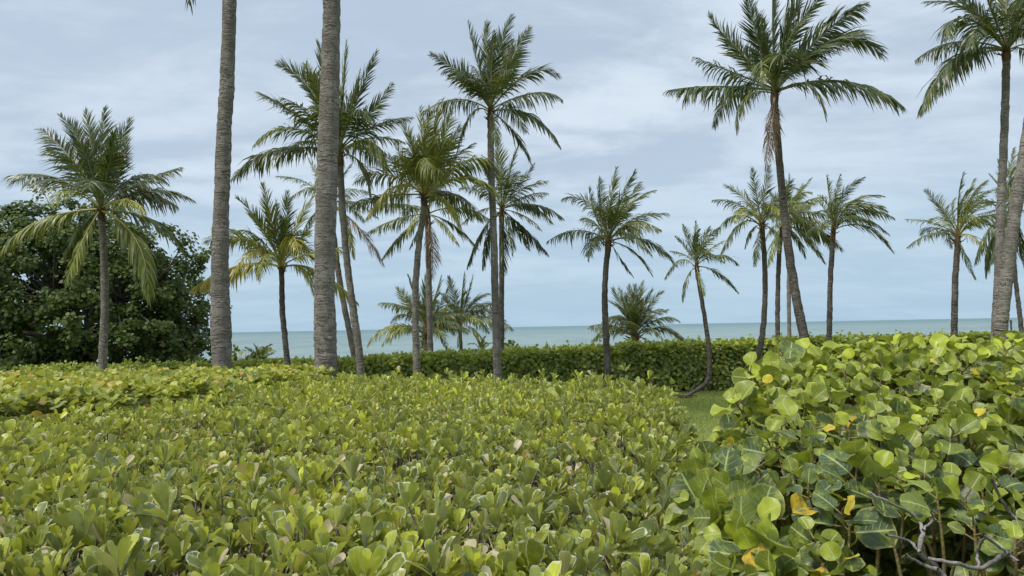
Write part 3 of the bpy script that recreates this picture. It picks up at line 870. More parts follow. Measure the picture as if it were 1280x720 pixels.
# ------------------------------------------------------------------ palms
def frond_mesh(P0, Pm, Pt, age, wind, dens=1.0, roll=0.0, lratio=.27):
    """one pinnate frond: a rachis from P0 through Pm to Pt and two rows of drooping leaflets"""
    mb = MB()
    ctrl = 2 * Pm - .5 * (P0 + Pt)
    n = 13; t = np.linspace(0, 1, n)[:, None]
    curve = (1 - t) ** 2 * P0 + 2 * t * (1 - t) * ctrl + t ** 2 * Pt
    seg = np.linalg.norm(np.diff(curve, axis=0), axis=1); L = seg.sum()
    rb = MB(); tube(rb, curve, np.linspace(.030, .004, n) * min(1.2, L / 2.4), 5, (age, .5, 0))
    nl = int(max(30, min(84, L / .034)) * dens)
    tt = np.linspace(.15, .995, nl)
    s = np.r_[0, np.cumsum(seg)] / L
    tp = np.interp(tt, s, t[:, 0])[:, None]
    C = (1 - tp) ** 2 * P0 + 2 * tp * (1 - tp) * ctrl + tp ** 2 * Pt
    T = nrm(2 * (1 - tp) * (ctrl - P0) + 2 * tp * (Pt - ctrl))
    upv = np.array([0, 0, 1.0]) + 1e-3
    ref = nrm(upv[None] - T * (T @ upv)[:, None])
    # continuous frame: for near-vertical rachis fall back on the curve's bending plane
    bendv = (P0 + Pt) / 2 - ctrl
    if np.linalg.norm(bendv) > 1e-3:
        bn = nrm(-bendv[None] + T * (T @ bendv)[:, None]); w = np.clip((np.abs(T[:, 2:3]) - .75) / .2, 0, 1)
        bn = np.where((bn * ref).sum(-1, keepdims=True) < 0, -bn, bn)
        ref = nrm(ref * (1 - w) + bn * w)
    SD = np.cross(T, ref)
    cr, sr = math.cos(roll), math.sin(roll)
    Nn = ref * cr + SD * sr; SD = SD * cr - ref * sr
    prof = np.interp(tt, [.15, .25, .45, .7, .88, 1.0], [.45, .85, 1.0, .82, .5, .24])
    grav = np.array([0.0, 0.0, -1.0])
    W = nrm(np.array([[1.0, .25, .05]]))[0] * wind
    droopf = (.30 + .55 * R.uniform()) * (1 if age > 1.2 else float(np.interp((Pt - P0)[2] / L, [-.2, .25, .8], [1.15, 1.0, .16])))
    fw_dn = float(np.interp((Pt - P0)[2] / L, [-.7, -.15], [.7, 0])) if age < 1.2 else 0
    fw_up = fw_dn + float(np.interp((Pt - P0)[2] / L, [.2, .8], [0, .75]))
    for sgn in (-1, 1):
        ll = prof * L * lratio * float(np.interp((Pt - P0)[2] / L, [-.3, .1, .7], [1.0, 1.12, .86])) * R.uniform(.75, 1.15, nl) * np.where(R.uniform(0, 1, nl) < .06, .35, 1) * (1 + .12 * np.sin(tt * 23 + R.uniform(0, 6)))
        fwd = np.interp(tt, [.15, .6, 1], [.55, .85, 1.8])[:, None] + fw_up + R.normal(0, .16, (nl, 1))
        d0 = nrm(SD * sgn + T * fwd + Nn * (.22 + R.normal(0, .16, (nl, 1))))
        k = 4; pts = [C]; dirs = d0; p = C
        stiff = R.uniform(.55, 1.45, (nl, 1))
        for q in range(1, k):
            dirs = nrm(dirs + (grav * droopf + W * .7) * stiff * (.34 + .30 * q) * (1 if age < 1.2 else 1.6))
            p = p + dirs * (ll / (k - 1))[:, None]; pts.append(p)
        pts = np.array(pts)                                    # k, nl, 3
        dd = nrm(np.gradient(pts, axis=0))
        wv = nrm(T[None] - dd * (dd * T[None]).sum(-1, keepdims=True) + Nn[None] * R.normal(0, .35, (1, nl, 1)))
        wd = np.array([.45, 1.0, .72, .08])[:, None, None] * np.clip(ll * .036, .009, .023)[None, :, None] * (1 if age < 1.2 else .6)
        A_, B_ = pts - wv * wd, pts + wv * wd
        V = np.stack([A_, B_], 2).transpose(1, 0, 2, 3).reshape(-1, 3)      # nl, k, 2
        i, j = np.meshgrid(np.arange(nl), np.arange(k - 1), indexing='ij'); b = i * k * 2 + j * 2
        Fc = np.stack([b, b + 1, b + 3, b + 2], -1).reshape(-1, 4)
        U = np.stack(np.broadcast_arrays(np.array([0., 1.])[None, None, :], (np.arange(k) / (k - 1))[None, :, None], np.zeros((nl, k, 2)))[:2], -1).reshape(-1, 2)
        att = np.stack([np.full(nl, age) + R.normal(0, .05, nl), R.uniform(0, 1, nl), np.zeros(nl)], -1)
        mb.add(V, Fc, U, np.repeat(att, k * 2, axis=0), 0)
    return mb, rb


def palm(trunk, D, crown, fronds, label, name='coconut_palm', wind=.15, fill=5, mat=None, age0=.1, Dc=None, dead=(), ground_base=True,
         group='coconut palms along the shore', crown_r=1.0, lratio=.275, sides=14, cat='palm tree', fib=True):
    """trunk: photo points (px,py,width px); crown: photo point; fronds: (mx,my,tx,ty,depth,age)"""
    Dc = D if Dc is None else Dc
    tw = list(trunk)
    k = len(tw)
    pts = np.array([at(px, py, D + (Dc - D) * i / max(1, k - 1)) for i, (px, py, w) in enumerate(tw)])
    rad = np.array([w / 2 / F * D * (.9 if D > 14 else 1) for _, _, w in tw])
    if ground_base and pts[0][2] > 0.02:
        d = pts[0] - pts[1]; d = d / abs(d[2]); b = pts[0] + d * pts[0][2] * 1.02
        pts = np.vstack([b, pts]); rad = np.r_[rad[0] * 1.25, rad]
    cp = at(crown[0], crown[1], Dc)
    base = pts[0].copy(); base[2] = 0
    root = empty(name, base, label, cat, group)
    n = int(max(24, np.linalg.norm(np.diff(pts, axis=0), axis=1).sum() / .075))
    sp = spline(np.c_[pts, rad], n)
    sp[0, 2] = -.03
    mb = MB()
    ringp = 1 + R.normal(0, .012, n)
    sw = 1 + .04 * noise2(np.arange(n) * .075, np.arange(n) * 0, .5, int(R.integers(0, 20)))
    th = R.uniform(0, 6.28)
    tube(mb, sp[:, :3] + R.normal(0, .004, (n, 3)), sp[:, 3] * ringp * sw, sides)
    mb.build('trunk', mat or M_TRUNK, root)
    if fib:
        fb = MB(); top = pts[-1]; r = rad[-1]
        ax = nrm((cp - top)[None] + np.array([[0, 0, .15]]))[0]
        H = max(.25, np.linalg.norm(cp - top)); r = min(r, .13)
        P = np.array([top - ax * .08, top + ax * H * .25, top + ax * H * .6, top + ax * H * 1.0, top + ax * (H * 1.0 + .18)])
        tube(fb, spline(P, 10), np.interp(np.linspace(0, 1, 10), [0, .3, .7, 1], [r * .95, r * 1.15, r * .85, r * .25]) * R.uniform(.9, 1.1, 10), 10)
        for q in range(9):                                    # old leaf bases and fibre
            a = R.uniform(0, 6.28); o = np.array([math.cos(a), math.sin(a), R.uniform(.2, 1.1)]); o = o / np.linalg.norm(o)
            b = top + ax * H * R.uniform(.1, .6)
            tube(fb, np.stack([b, b + o * r * 2.2, b + o * r * 3.2 + np.array([0, 0, .02])]), [r * .3, r * .18, r * .06], 5)
        fb.build('crown_base', M_FIBRE, root)
    Ls = []
    allf = []
    for f in fronds:
        mx, my, tx, ty = f[:4]; dz = f[4] if len(f) > 4 else R.uniform(-.8, .8); age = f[5] if len(f) > 5 else age0 + R.uniform(-.06, .10)
        age = age + .05 if age > .24 else age
        allf.append((at(mx, my, Dc + dz * .55), at(tx, ty, Dc + dz), age))
        Ls.append(np.linalg.norm(allf[-1][1] - cp))
    Lm = float(np.mean(Ls)) * 1.05 if Ls else 2.0
    for q in range(fill + 2):                                     # fronds pointing mostly towards or away from the viewer
        az = (math.pi / 2 if q % 2 else -math.pi / 2) + R.normal(0, 1.0 if 'low' in group else .5); el = R.uniform(.0, 1.35)
        d = np.array([math.cos(az) * math.cos(el), math.sin(az) * math.cos(el), math.sin(el)])
        m_ = cp + d * Lm * .5; t_ = cp + d * Lm * .93 - np.array([0, 0, Lm * R.uniform(.12, .4)]) + np.array([wind * .5, 0, 0])
        allf.append((m_, t_, age0 + R.uniform(-.06, .10)))
    for f in dead:
        mx, my, tx, ty = f[:4]
        allf.append((at(mx, my, Dc - .3), at(tx, ty, Dc - .35), 1.55))
    for (m_, t_, age) in allf:
        e = nrm((t_ - cp)[None])[0]
        off = np.array([e[0], e[1], 0]) * .05
        upr = abs(e[2])
        b = cp + off + np.array([0, 0, .10 * e[2] - .04])
        if age < 1.2:
            roll = R.normal(0, .25) + (R.choice([-1, 1]) * R.uniform(.5, 1.3) if e[2] > .6 else 0)
        else: roll = 0
        fm, rb = frond_mesh(b, m_, t_, age, wind, roll=roll, lratio=lratio)
        o = fm.build('frond', M_FROND, root)
        r_ = rb.build('midrib', M_RACH); r_.parent = o
        if age > 1.2: tag(o, 'brown dead frond hanging against the trunk')
        elif age > .62: tag(o, 'yellowing frond')
    return root


exec_order = []
# 1 leftmost, in front of the dark tree
palm([(128, 478, 12), (129, 440, 11.5), (131, 380, 10.5), (130, 320, 9.5), (127, 275, 9)], 17.5, (126, 257),
     [(69, 222, 10, 221), (88, 198, 50, 161), (104, 188, 76, 144), (116, 192, 106, 138), (127, 188, 130, 135), (146, 190, 163, 148), (138, 200, 146, 160, -1.2),
      (170, 230, 226, 209, .2, .05), (160, 250, 181, 266, -1.0, .42), (196, 279, 233, 322, .4, .15), (171, 302, 186, 374, -.9, .30), (103, 302, 82, 355, -.9, .30),
      (47, 277, 1, 316, -.2, .28), (86, 239, 64, 258, -1.1, .36), (98, 288, 80, 322, .9, .05), (150, 215, 158, 172, .6), (108, 215, 92, 170, .9)],
     'medium palm with straight grey trunk in front of the dark rounded tree at far left', wind=.05, fill=6, age0=.04)
# 2, 3 tall near trunks, crowns above the picture
hi2 = [(160, -330, 60, -230), (190, -250, 110, -120), (200, -400, 130, -430), (300, -440, 305, -560), (380, -400, 460, -420), (400, -300, 500, -210), (380, -230, 450, -90), (255, -215, 236, 4), (310, -200, 330, -75), (350, -420, 390, -520), (230, -420, 200, -520)]
palm([(278, 466, 25), (276, 400, 24), (275, 330, 21), (277, 250, 19), (280, 170, 18.5), (284, 90, 17.5), (287, 0, 17), (288, -130, 16), (286, -270, 15)], 12.6, (286, -300),
     hi2, 'tall thick grey palm trunk left of the thickest one, crown above the view', wind=.1, fill=6, sides=24, lratio=.22)
hi3 = [(x + 135, y - 40, tx + 135, ty - 40) for (x, y, tx, ty) in hi2 if ty < 0]
palm([(408, 480, 29), (407, 440, 28), (406, 370, 25.5), (407, 280, 26), (410, 180, 26), (413, 80, 23), (415, 0, 22), (417, -140, 20), (420, -300, 18)], 11.7, (420, -335),
     hi3, 'thickest palm trunk, ringed grey, rising out of the clipped hedge past the top', wind=.1, fill=6, sides=28, lratio=.22)
# 4 tall palm behind the thick trunk
palm([(451, 462, 11), (447, 425, 10.5), (440, 375, 10), (433, 320, 9.5), (428, 260, 9), (425, 205, 10)], 17.2, (424, 186),
     [(345, 188, 291, 222, .2, .02), (368, 142, 324, 116), (388, 112, 346, 80), (400, 118, 382, 80, .6), (412, 116, 399, 54), (429, 116, 433, 53), (446, 125, 470, 66), (459, 146, 490, 106),
      (468, 158, 514, 146), (462, 176, 482, 210, -1, .28), (362, 160, 318, 181, -.9, .24), (466, 172, 505, 178, .8), (376, 178, 345, 205, .8, .05), (452, 205, 462, 245, -.5, .18),
      (405, 205, 392, 240, -.8, .25), (440, 130, 450, 88, -1)],
     'tall full-crowned palm half hidden behind the thickest trunk', wind=.12, fill=7, age0=.08)
# 5 thinner trunk beside it
palm([(444, 452, 9), (436, 410, 8.5), (426, 360, 8), (419, 310, 8), (414, 268, 8)], 20.5, (411, 252),
     [(382, 228, 347, 220, .2, .15), (390, 235, 362, 248, -.6, .2), (398, 222, 385, 198, .5), (425, 226, 440, 205, .5), (430, 240, 460, 240, -.3, .2), (428, 268, 442, 322, -.6, .5), (392, 268, 375, 300, .4, .12), (440, 252, 472, 272, .3, .25)],
     'slim leaning palm whose trunk stands just left of the tall full-crowned one', wind=.12, fill=5, age0=.12, dead=[(446, 282, 479, 330)], lratio=.24)
# 6 small palm between the two near trunks
palm([(360, 462, 8.5), (357, 430, 8), (353, 390, 7.5), (352, 345, 7.5)], 18.5, (352, 330),
     [(322, 276, 296, 247), (340, 278, 329, 231), (358, 282, 359, 240), (372, 280, 391, 246), (379, 296, 394, 272), (318, 293, 293, 290, -.5, .2), (304, 298, 257, 302, .3, .25),
      (322, 312, 294, 340, -1, .62), (298, 332, 239, 362, .4, .82), (365, 296, 374, 324, -1.2, .55), (390, 316, 437, 308, .4, .4), (396, 338, 447, 378, .2, .48), (379, 335, 392, 368, -.5, .42), (335, 300, 312, 268, -1), (348, 290, 345, 252, -.8)],
     'small palm with yellowing fronds standing between the two near trunks', wind=.12, fill=9, age0=.2, mat=M_TRUNKD, lratio=.29)
# 7 centre left, front
palm([(521, 470, 10.5), (520, 430, 10), (519, 380, 9.5), (522, 320, 9), (528, 275, 8.5), (530, 256, 8.5)], 17.0, (531, 240),
     [(540, 177, 552, 127), (528, 180, 525, 135), (517, 188, 501, 152), (534, 176, 537, 135, .6), (552, 182, 564, 137), (558, 192, 575, 158), (586, 200, 622, 213, .2, .3), (584, 222, 628, 250, -.2, .38),
      (556, 250, 575, 284, -1.1, .48), (528, 198, 549, 226, -1.4, .38), (510, 208, 493, 180, -.4, .28), (482, 218, 444, 228, .2, .36), (495, 232, 458, 272, -.5, .62), (476, 246, 437, 258, .5, .22), (505, 215, 478, 190, .6, .2), (560, 205, 592, 180, .6, .2)],
     'leafy yellow-green palm with curved trunk, front one of the centre pair', wind=.14, fill=13, age0=.24, lratio=.30)
# 8 behind it
palm([(538, 447, 9), (537, 400, 8.5), (536, 340, 8), (535, 285, 8)], 20.5, (535, 264),
     [(504, 292, 478, 323, .2, .22), (495, 274, 460, 290, -.2, .2), (518, 274, 508, 296, -.8, .45), (568, 282, 597, 310, .2, .12), (556, 282, 573, 306, -.8, .25), (574, 260, 614, 275, .3, .1), (500, 255, 468, 262, .5, .1), (520, 230, 505, 200, .4), (550, 230, 568, 205, .4), (524, 285, 512, 310, .6, .1)],
     'palm with brown hanging skirt directly behind the curved-trunk palm of the centre pair', wind=.12, fill=5, age0=.12, dead=[(540, 308, 541, 348), (536, 300, 534, 335)])
# 9 tall centre
palm([(622, 480, 12), (621, 440, 11.5), (619, 370, 10.5), (617, 290, 10), (614, 210, 9.5), (613, 155, 9)], 17.2, (613, 134),
     [(580, 96, 539, 68), (597, 78, 585, 29), (609, 76, 607, 28), (623, 72, 639, 20), (638, 78, 662, 34), (662, 92, 699, 95), (668, 116, 702, 124), (664, 144, 700, 183, .2, .08), (643, 166, 664, 204, .4, .05),
      (618, 152, 620, 182, -1.1, .2), (570, 124, 528, 140, .2, .1), (589, 142, 571, 190, .3, .12), (603, 104, 590, 82, -1, .15), (629, 100, 650, 66, -.8, .12), (615, 80, 618, 40, -.5), (632, 84, 640, 50, .8)],
     'tallest slender palm at centre with a wide dark crown', wind=.12, fill=6, age0=.02)
# 10 behind it, right
palm([(627, 446, 7.5), (627, 390, 7.5), (627, 330, 7), (627, 275, 7)], 21.0, (627, 258),
     [(625, 212, 622, 172), (650, 230, 668, 205), (655, 236, 684, 226), (660, 244, 684, 241, -.5), (670, 256, 704, 273, .2, .02), (656, 270, 676, 287, -.6), (657, 288, 685, 318), (645, 285, 662, 312, .6), (637, 288, 640, 318, -.8), (629, 300, 628, 346, -.4, .05),
      (603, 288, 584, 333), (612, 290, 603, 336, .5), (602, 262, 577, 280), (640, 206, 648, 182), (608, 220, 594, 196), (600, 240, 575, 236, .5)],
     'dark palm crown hanging behind and right of the tallest centre trunk', wind=.14, fill=5, age0=.03, mat=M_TRUNKD)
# 11 centre right
palm([(760, 482, 9.5), (758, 430, 9), (756, 380, 8.5), (757, 340, 8), (760, 312, 8)], 17.8, (761, 297),
     [(736, 254, 703, 249), (720, 288, 684, 302, .2, .05), (744, 300, 735, 325, -.6, .1), (740, 276, 727, 274, -1, .2), (752, 256, 749, 222), (763, 253, 770, 211), (777, 250, 794, 214), (790, 255, 818, 238), (797, 272, 834, 268, .2, .08), (807, 300, 844, 330, .2, .08),
      (791, 314, 815, 344, -.5, .1), (775, 322, 791, 345, .3, .1), (786, 282, 801, 308, -1, .2), (770, 265, 782, 245, -1.1, .22), (744, 270, 736, 235, .7), (780, 262, 800, 228, .8)],
     'palm with dark straight trunk right of centre, standing alone before the hedge', wind=.28, fill=7, age0=.1, mat=M_TRUNKD)
# 12 small leaning palm with hooked base
palm([(855, 497, 4.6), (863, 492, 5), (872, 486.5, 5.3), (880, 481, 6), (885, 474, 7), (887, 464, 7), (885.5, 430, 6.4), (879, 385, 6), (872, 345, 5.5)], 17.7, (870, 328),
     [(862, 304, 853, 281), (857, 310, 844, 296), (877, 303, 887, 283, .3, .2), (870, 300, 869, 277), (888, 311, 905, 301), (897, 319, 922, 330), (897, 341, 922, 365), (858, 348, 853, 377, -.3), (849, 325, 831, 348, .2, .22), (875, 350, 880, 369, -.6, .25), (855, 318, 838, 314, .5), (884, 300, 898, 285, .5)],
     'small palm bending up from a hooked base on the lawn', wind=.25, fill=5, age0=.1, mat=M_TRUNKD, ground_base=False)
# 13-15 group behind the big right palm
palm([(945, 452, 8), (952, 425, 8), (956, 380, 7.5), (956, 330, 7), (953, 292, 7)], 18.6, (951, 276),
     [(929, 247, 905, 231), (921, 254, 891, 250), (945, 240, 940, 211), (956, 240, 961, 208), (917, 270, 890, 298, .2, .12), (924, 280, 900, 319, -.3, .08), (933, 262, 917, 276, -1, .4), (939, 288, 931, 310, .5), (968, 290, 974, 315, -.6, .25), (947, 300, 943, 332, -.4, .2), (964, 258, 978, 272, -1, .3), (968, 250, 985, 232, .4)],
     'palm with slightly bowed trunk left of the big leaning one', wind=.22, fill=6, age0=.14, mat=M_TRUNKD)
palm([(972, 433, 7), (972, 390, 6.5), (973, 340, 6.5), (976, 292, 6)], 22.5, (978, 274),
     [(984, 246, 986, 218), (996, 245, 1014, 223), (1004, 253, 1031, 246), (1008, 265, 1040, 272), (1014, 284, 1052, 311), (1006, 296, 1030, 328, -.4, .2), (998, 300, 1006, 322, .5, .18), (968, 300, 960, 332), (962, 262, 945, 252), (1000, 272, 1022, 290, -1, .2), (982, 300, 984, 325, -.5, .7)],
     'straight slim palm just left of where the big leaning trunk passes', wind=.3, fill=6, age0=.16, mat=M_TRUNKD)
palm([(987, 432, 5.5), (986, 380, 5.5), (986, 330, 5), (987, 296, 5)], 26.5, (988, 280),
     [(995, 252, 1003, 230), (1008, 258, 1028, 250), (1010, 272, 1032, 285), (1004, 290, 1018, 312), (975, 258, 962, 240), (970, 280, 956, 300), (985, 250, 982, 226)],
     'thinnest far palm trunk hidden behind the big leaning palm', wind=.3, fill=4, age0=.16)
# 16 big leaning palm at right
palm([(1012, 462, 14), (1006, 425, 13.5), (993, 360, 12.5), (983, 290, 11.5), (975, 210, 10.5), (969, 140, 10), (968, 126, 10)], 14.8, (969, 110),
     [(892, 108, 835, 113, .2, 0), (910, 88, 869, 72), (912, 52, 886, 18), (932, 122, 921, 165, -.4, .06), (948, 52, 933, -8), (966, 40, 966, -28), (986, 38, 1007, -25), (1001, 28, 1042, -10), (1030, 42, 1084, 4), (1046, 50, 1103, 70, .2, 0),
      (1056, 102, 1129, 133, .2, .02), (1010, 106, 1032, 148, -.7, .04), (953, 76, 955, 102, -1.5, .2), (985, 52, 1012, 18, -1.2, .12), (925, 70, 900, 42, .9), (1018, 62, 1060, 42, .9), (955, 60, 945, 12, .8), (980, 45, 985, -8, -.8)],
     'big palm leaning left with a wide dark crown reaching the top edge', wind=.16, fill=4, age0=.0, dead=[(962, 160, 957, 214), (966, 150, 962, 190)], mat=M_TRUNKD)
# 17 windswept
palm([(1036, 442, 8), (1037, 400, 7.5), (1038, 350, 7), (1041, 298, 7)], 18.2, (1043, 281),
     [(1037, 250, 1033, 220), (1045, 248, 1050, 219), (1054, 244, 1080, 222), (1068, 250, 1104, 245), (1077, 262, 1117, 272), (1075, 272, 1110, 292), (1082, 284, 1115, 314), (1032, 264, 1019, 267), (1034, 256, 1022, 244), (1062, 270, 1090, 276, -1), (1030, 278, 1022, 292, -.7, .2), (1056, 256, 1078, 250, .9)],
     'windswept palm with fronds streaming right, between the leaning palm and the sea gap', wind=.5, fill=6, age0=.06, mat=M_TRUNKD)
# 18
palm([(1192, 437, 9), (1193, 400, 8.5), (1194, 350, 8), (1197, 308, 7.5)], 18.0, (1197, 291),
     [(1164, 278, 1133, 274), (1164, 292, 1134, 309, .2, .05), (1175, 258, 1156, 238), (1198, 250, 1204, 216), (1214, 247, 1234, 226), (1220, 262, 1244, 256), (1225, 278, 1252, 292), (1213, 294, 1228, 310, -1, .6), (1205, 318, 1219, 348, -.3, .05), (1211, 270, 1226, 284, -1.1, .3), (1206, 252, 1218, 224, .7), (1182, 272, 1170, 254, .8)],
     'windblown palm with dark trunk left of the two crossing right-edge trunks', wind=.42, fill=7, age0=.14, mat=M_TRUNKD)
# 19 tall at right edge
palm([(1244, 438, 13), (1246, 400, 12.5), (1249, 330, 11.5), (1252, 240, 11), (1256, 150, 10), (1258, 76, 10)], 16.0, (1258, 58),
     [(1196, 72, 1150, 141, -.2, .04), (1205, 22, 1179, 50, -.6, .04), (1210, 12, 1156, 2, .2, .02), (1226, 34, 1211, 63, -1, .1), (1236, 5, 1222, -45), (1258, -5, 1260, -65), (1278, 0, 1300, -50), (1305, 25, 1360, 15), (1310, 55, 1370, 80), (1285, 66, 1312, 108), (1220, 20, 1175, -30, .6), (1270, 20, 1290, -20, -1), (1246, 30, 1240, 0, -1)],
     'tall straight palm near the right edge, its crown cut by the top', wind=.16, fill=7, age0=.02)
# 20 leaning out of frame at right
palm([(1249, 432, 16), (1252, 400, 15.5), (1260, 330, 15), (1270, 260, 14.5), (1281, 190, 14), (1303, 70, 15), (1345, -120, 14)], 13.6, (1352, -150),
     [(1300, -190, 1230, -200), (1320, -240, 1290, -310), (1355, -260, 1360, -360), (1400, -240, 1450, -290), (1430, -170, 1520, -130), (1410, -110, 1470, -10), (1370, -90, 1390, 20), (1310, -140, 1262, -60)],
     'thick grey palm trunk leaning out of the right edge, crown unseen', wind=.16, fill=5, sides=20)
# 21 behind the right-edge trunks
palm([(1278, 430, 6), (1275, 395, 6), (1269, 345, 5.5), (1265, 275, 5.5)], 22.0, (1264, 256),
     [(1250, 235, 1236, 218), (1262, 222, 1267, 186), (1275, 225, 1290, 195), (1236, 288, 1218, 330, .2, .1), (1245, 262, 1222, 268, .2, .1), (1250, 290, 1238, 330, -.4, .05), (1278, 262, 1300, 285), (1272, 290, 1282, 335), (1285, 245, 1312, 240), (1258, 232, 1248, 200, .5), (1268, 300, 1266, 345, -.5, .05), (1240, 300, 1232, 345, .5, .08)],
     'dark far palm glimpsed behind the two right-edge trunks', wind=.3, fill=6, age0=.05, mat=M_TRUNKD)
# low palms beyond the hedge
LOW = 'low bushy palms beyond the hedge'
palm([(534, 450, 16), (533, 425, 15)], 24.0, (533, 410),
     [(505, 384, 474, 379), (506, 393, 489, 402), (488, 408, 460, 430, 0, .28), (502, 410, 478, 430, -.5, .3), (521, 377, 510, 345), (532, 372, 532, 344), (542, 377, 551, 346), (550, 384, 560, 360), (549, 418, 559, 439, -.4, .2), (556, 395, 575, 392), (527, 420, 524, 440, -.8, .25), (515, 386, 497, 360, .5)],
     'low bushy palm with drooping fronds left of its neighbour beyond the hedge', wind=.12, fill=16, age0=.12, lratio=.31, group=LOW)
palm([(577, 450, 5), (576, 425, 5), (575, 412, 5)], 26.0, (575, 402),
     [(569, 374, 561, 346), (577, 371, 580, 342), (584, 372, 591, 345), (593, 376, 612, 368), (603, 387, 631, 400), (605, 396, 639, 411, -.3, .15), (589, 410, 606, 428, -.6, .4), (574, 415, 572, 434, -.7, .3), (563, 380, 546, 408, -.3, .2), (600, 380, 622, 384), (558, 405, 540, 420, -.5, .2), (586, 395, 600, 405, -1, .3)],
     'low palm with upright dark fronds just left of the tallest centre trunk', wind=.12, fill=14, age0=.06, lratio=.31, group=LOW)
palm([(795, 450, 16), (794, 430, 15)], 24.0, (793, 418),
     [(762, 406, 736, 408, .2, .1), (758, 414, 737, 432, -.3, .22), (780, 393, 760, 376), (780, 386, 766, 361), (784, 385, 773, 361, .4), (789, 383, 786, 357), (798, 381, 803, 352), (804, 386, 815, 362), (812, 383, 828, 364), (813, 391, 833, 388), (824, 398, 848, 401), (828, 410, 858, 430, .2, .08), (812, 410, 828, 424, -.6, .1), (789, 424, 787, 440, -1, .3), (806, 424, 815, 440, -.6, .12), (794, 380, 793, 356, -.5)],
     'low bushy palm alone beyond the hedge, right of centre before the sea', wind=.16, fill=15, age0=.08, lratio=.31, group=LOW)
palm([(325, 458, 8), (325, 452, 8)], 22.0, (325, 449),
     [(316, 440, 306, 434), (321, 438, 317, 430), (327, 437, 329, 433), (331, 440, 338, 434), (334, 444, 343, 441), (315, 445, 307, 446)],
     'tiny young palm tuft peeping over greenery between the two near trunks', name='young_palm', wind=.1, fill=3, age0=.3, fib=False, group=LOW)
palm([(602, 455, 8), (602, 442, 8)], 22.5, (602, 440),
     [(594, 430, 584, 430, 0, .35), (597, 426, 592, 418, 0, .4), (604, 426, 607, 420, 0, .35), (610, 430, 618, 428, 0, .3), (592, 436, 582, 440, 0, .4), (612, 436, 622, 440, 0, .3)],
     'small yellow-green palm tuft at the hedge top left of the tallest centre trunk', name='young_palm', wind=.1, fill=4, age0=.35, fib=False, group=LOW)


# ------------------------------------------------------------------ small things by the back hedge
def sprig(px, py, D, h, label, n=60, spread=.25):
    base = at(px, py, D); b0 = np.array([base[0], base[1], 0.0])
    root = empty('shrub', b0, label, 'shrub')
    mb = MB(); st = MB()
    for q in range(7):
        e = base + np.array([R.normal(0, spread), R.normal(0, spread * .6), R.uniform(.3, 1) * h])
        P = spline([b0, (b0 + e) / 2 + R.normal(0, .05, 3), e], 9)
        tube(st, P, np.linspace(.014, .005, 9), 5)
        m_ = n // 7; t = R.uniform(.55, 1, m_); pp = np.stack([np.interp(t, np.linspace(0, 1, 9), P[:, k]) for k in range(3)], -1) + R.normal(0, .035, (m_, 3))
        scatter(mb, ROUND_LO, pp, nrm(R.normal(0, 1, (m_, 3)) + np.array([[0, 0, .5]])), nrm(np.array([[0, -.5, .7]]) + R.normal(0, .5, (m_, 3))), R.uniform(.08, .13, m_), np.full(m_, .9),
                np.stack([np.clip(R.normal(.3, .2, m_), 0, 1), R.uniform(0, .95, m_), np.zeros(m_)], -1))
    mb.build('foliage', M_BACK, root); st.build('stems', M_TWIG, root)


sprig(632, 438, 21.6, .35, 'leggy round-leaved shrub poking above the hedge right of the tallest centre trunk', 110, .22)
sprig(660, 437, 21.6, .12, 'low round-leaved shrub barely topping the hedge, right of the leggy one', 70, .3)
sprig(292, 442, 21.0, .25, 'leafy shrub sprig beside the base of the left near trunk', 60, .12)
sprig(1090, 428, 21.5, .14, 'single sprout above the hedge before the open sea at right', 40, .1)

dg = MB()
for q in range(90):
    b = at(304 + R.normal(0, 6), 455, 21.4); b[2] = .5
    e = b + np.array([R.normal(0, .16), R.normal(0, .1), R.uniform(.25, .75)])
    tube(dg, spline([b * np.array([1, 1, .0]), b, (b + e) / 2 + np.array([0, 0, .06]), e], 6), np.linspace(.005, .002, 6), 3)
tag(dg.build('grass_tuft', M_STRAW), 'wispy straw-coloured dry grass tuft at the greenery edge by the left near trunk', 'grass tuft')

po = MB()
b = at(1264.5, 420, 24.0); t = at(1263.5, 401, 24.0); b[2] = 0
tube(po, np.stack([b, (b + t) / 2, t]), [.03, .03, .028], 8)
tube(po, np.stack([t - np.array([0, 0, .06]), t + np.array([0, 0, .03])]), [.045, .03], 8)
tag(po.build('thin_post', M_TBARK), 'thin dark upright post beyond the hedge at the right edge', 'post')

# bare soil ring round the hooked palm
cpt = at(854, 498, 17.7); sr = MB(); V = [(cpt[0] + math.cos(a) * r * 1.0, cpt[1] + math.sin(a) * r * .8, .052) for a in np.linspace(0, 6.283, 25)[:-1] for r in (.02, .34 + .05 * math.sin(3 * a))]
sr.add(V, [(2 * i, 2 * i + 1, (2 * i + 3) % 48, (2 * i + 2) % 48) for i in range(24)])
tag(sr.build('soil', M_SOIL), kind='structure')


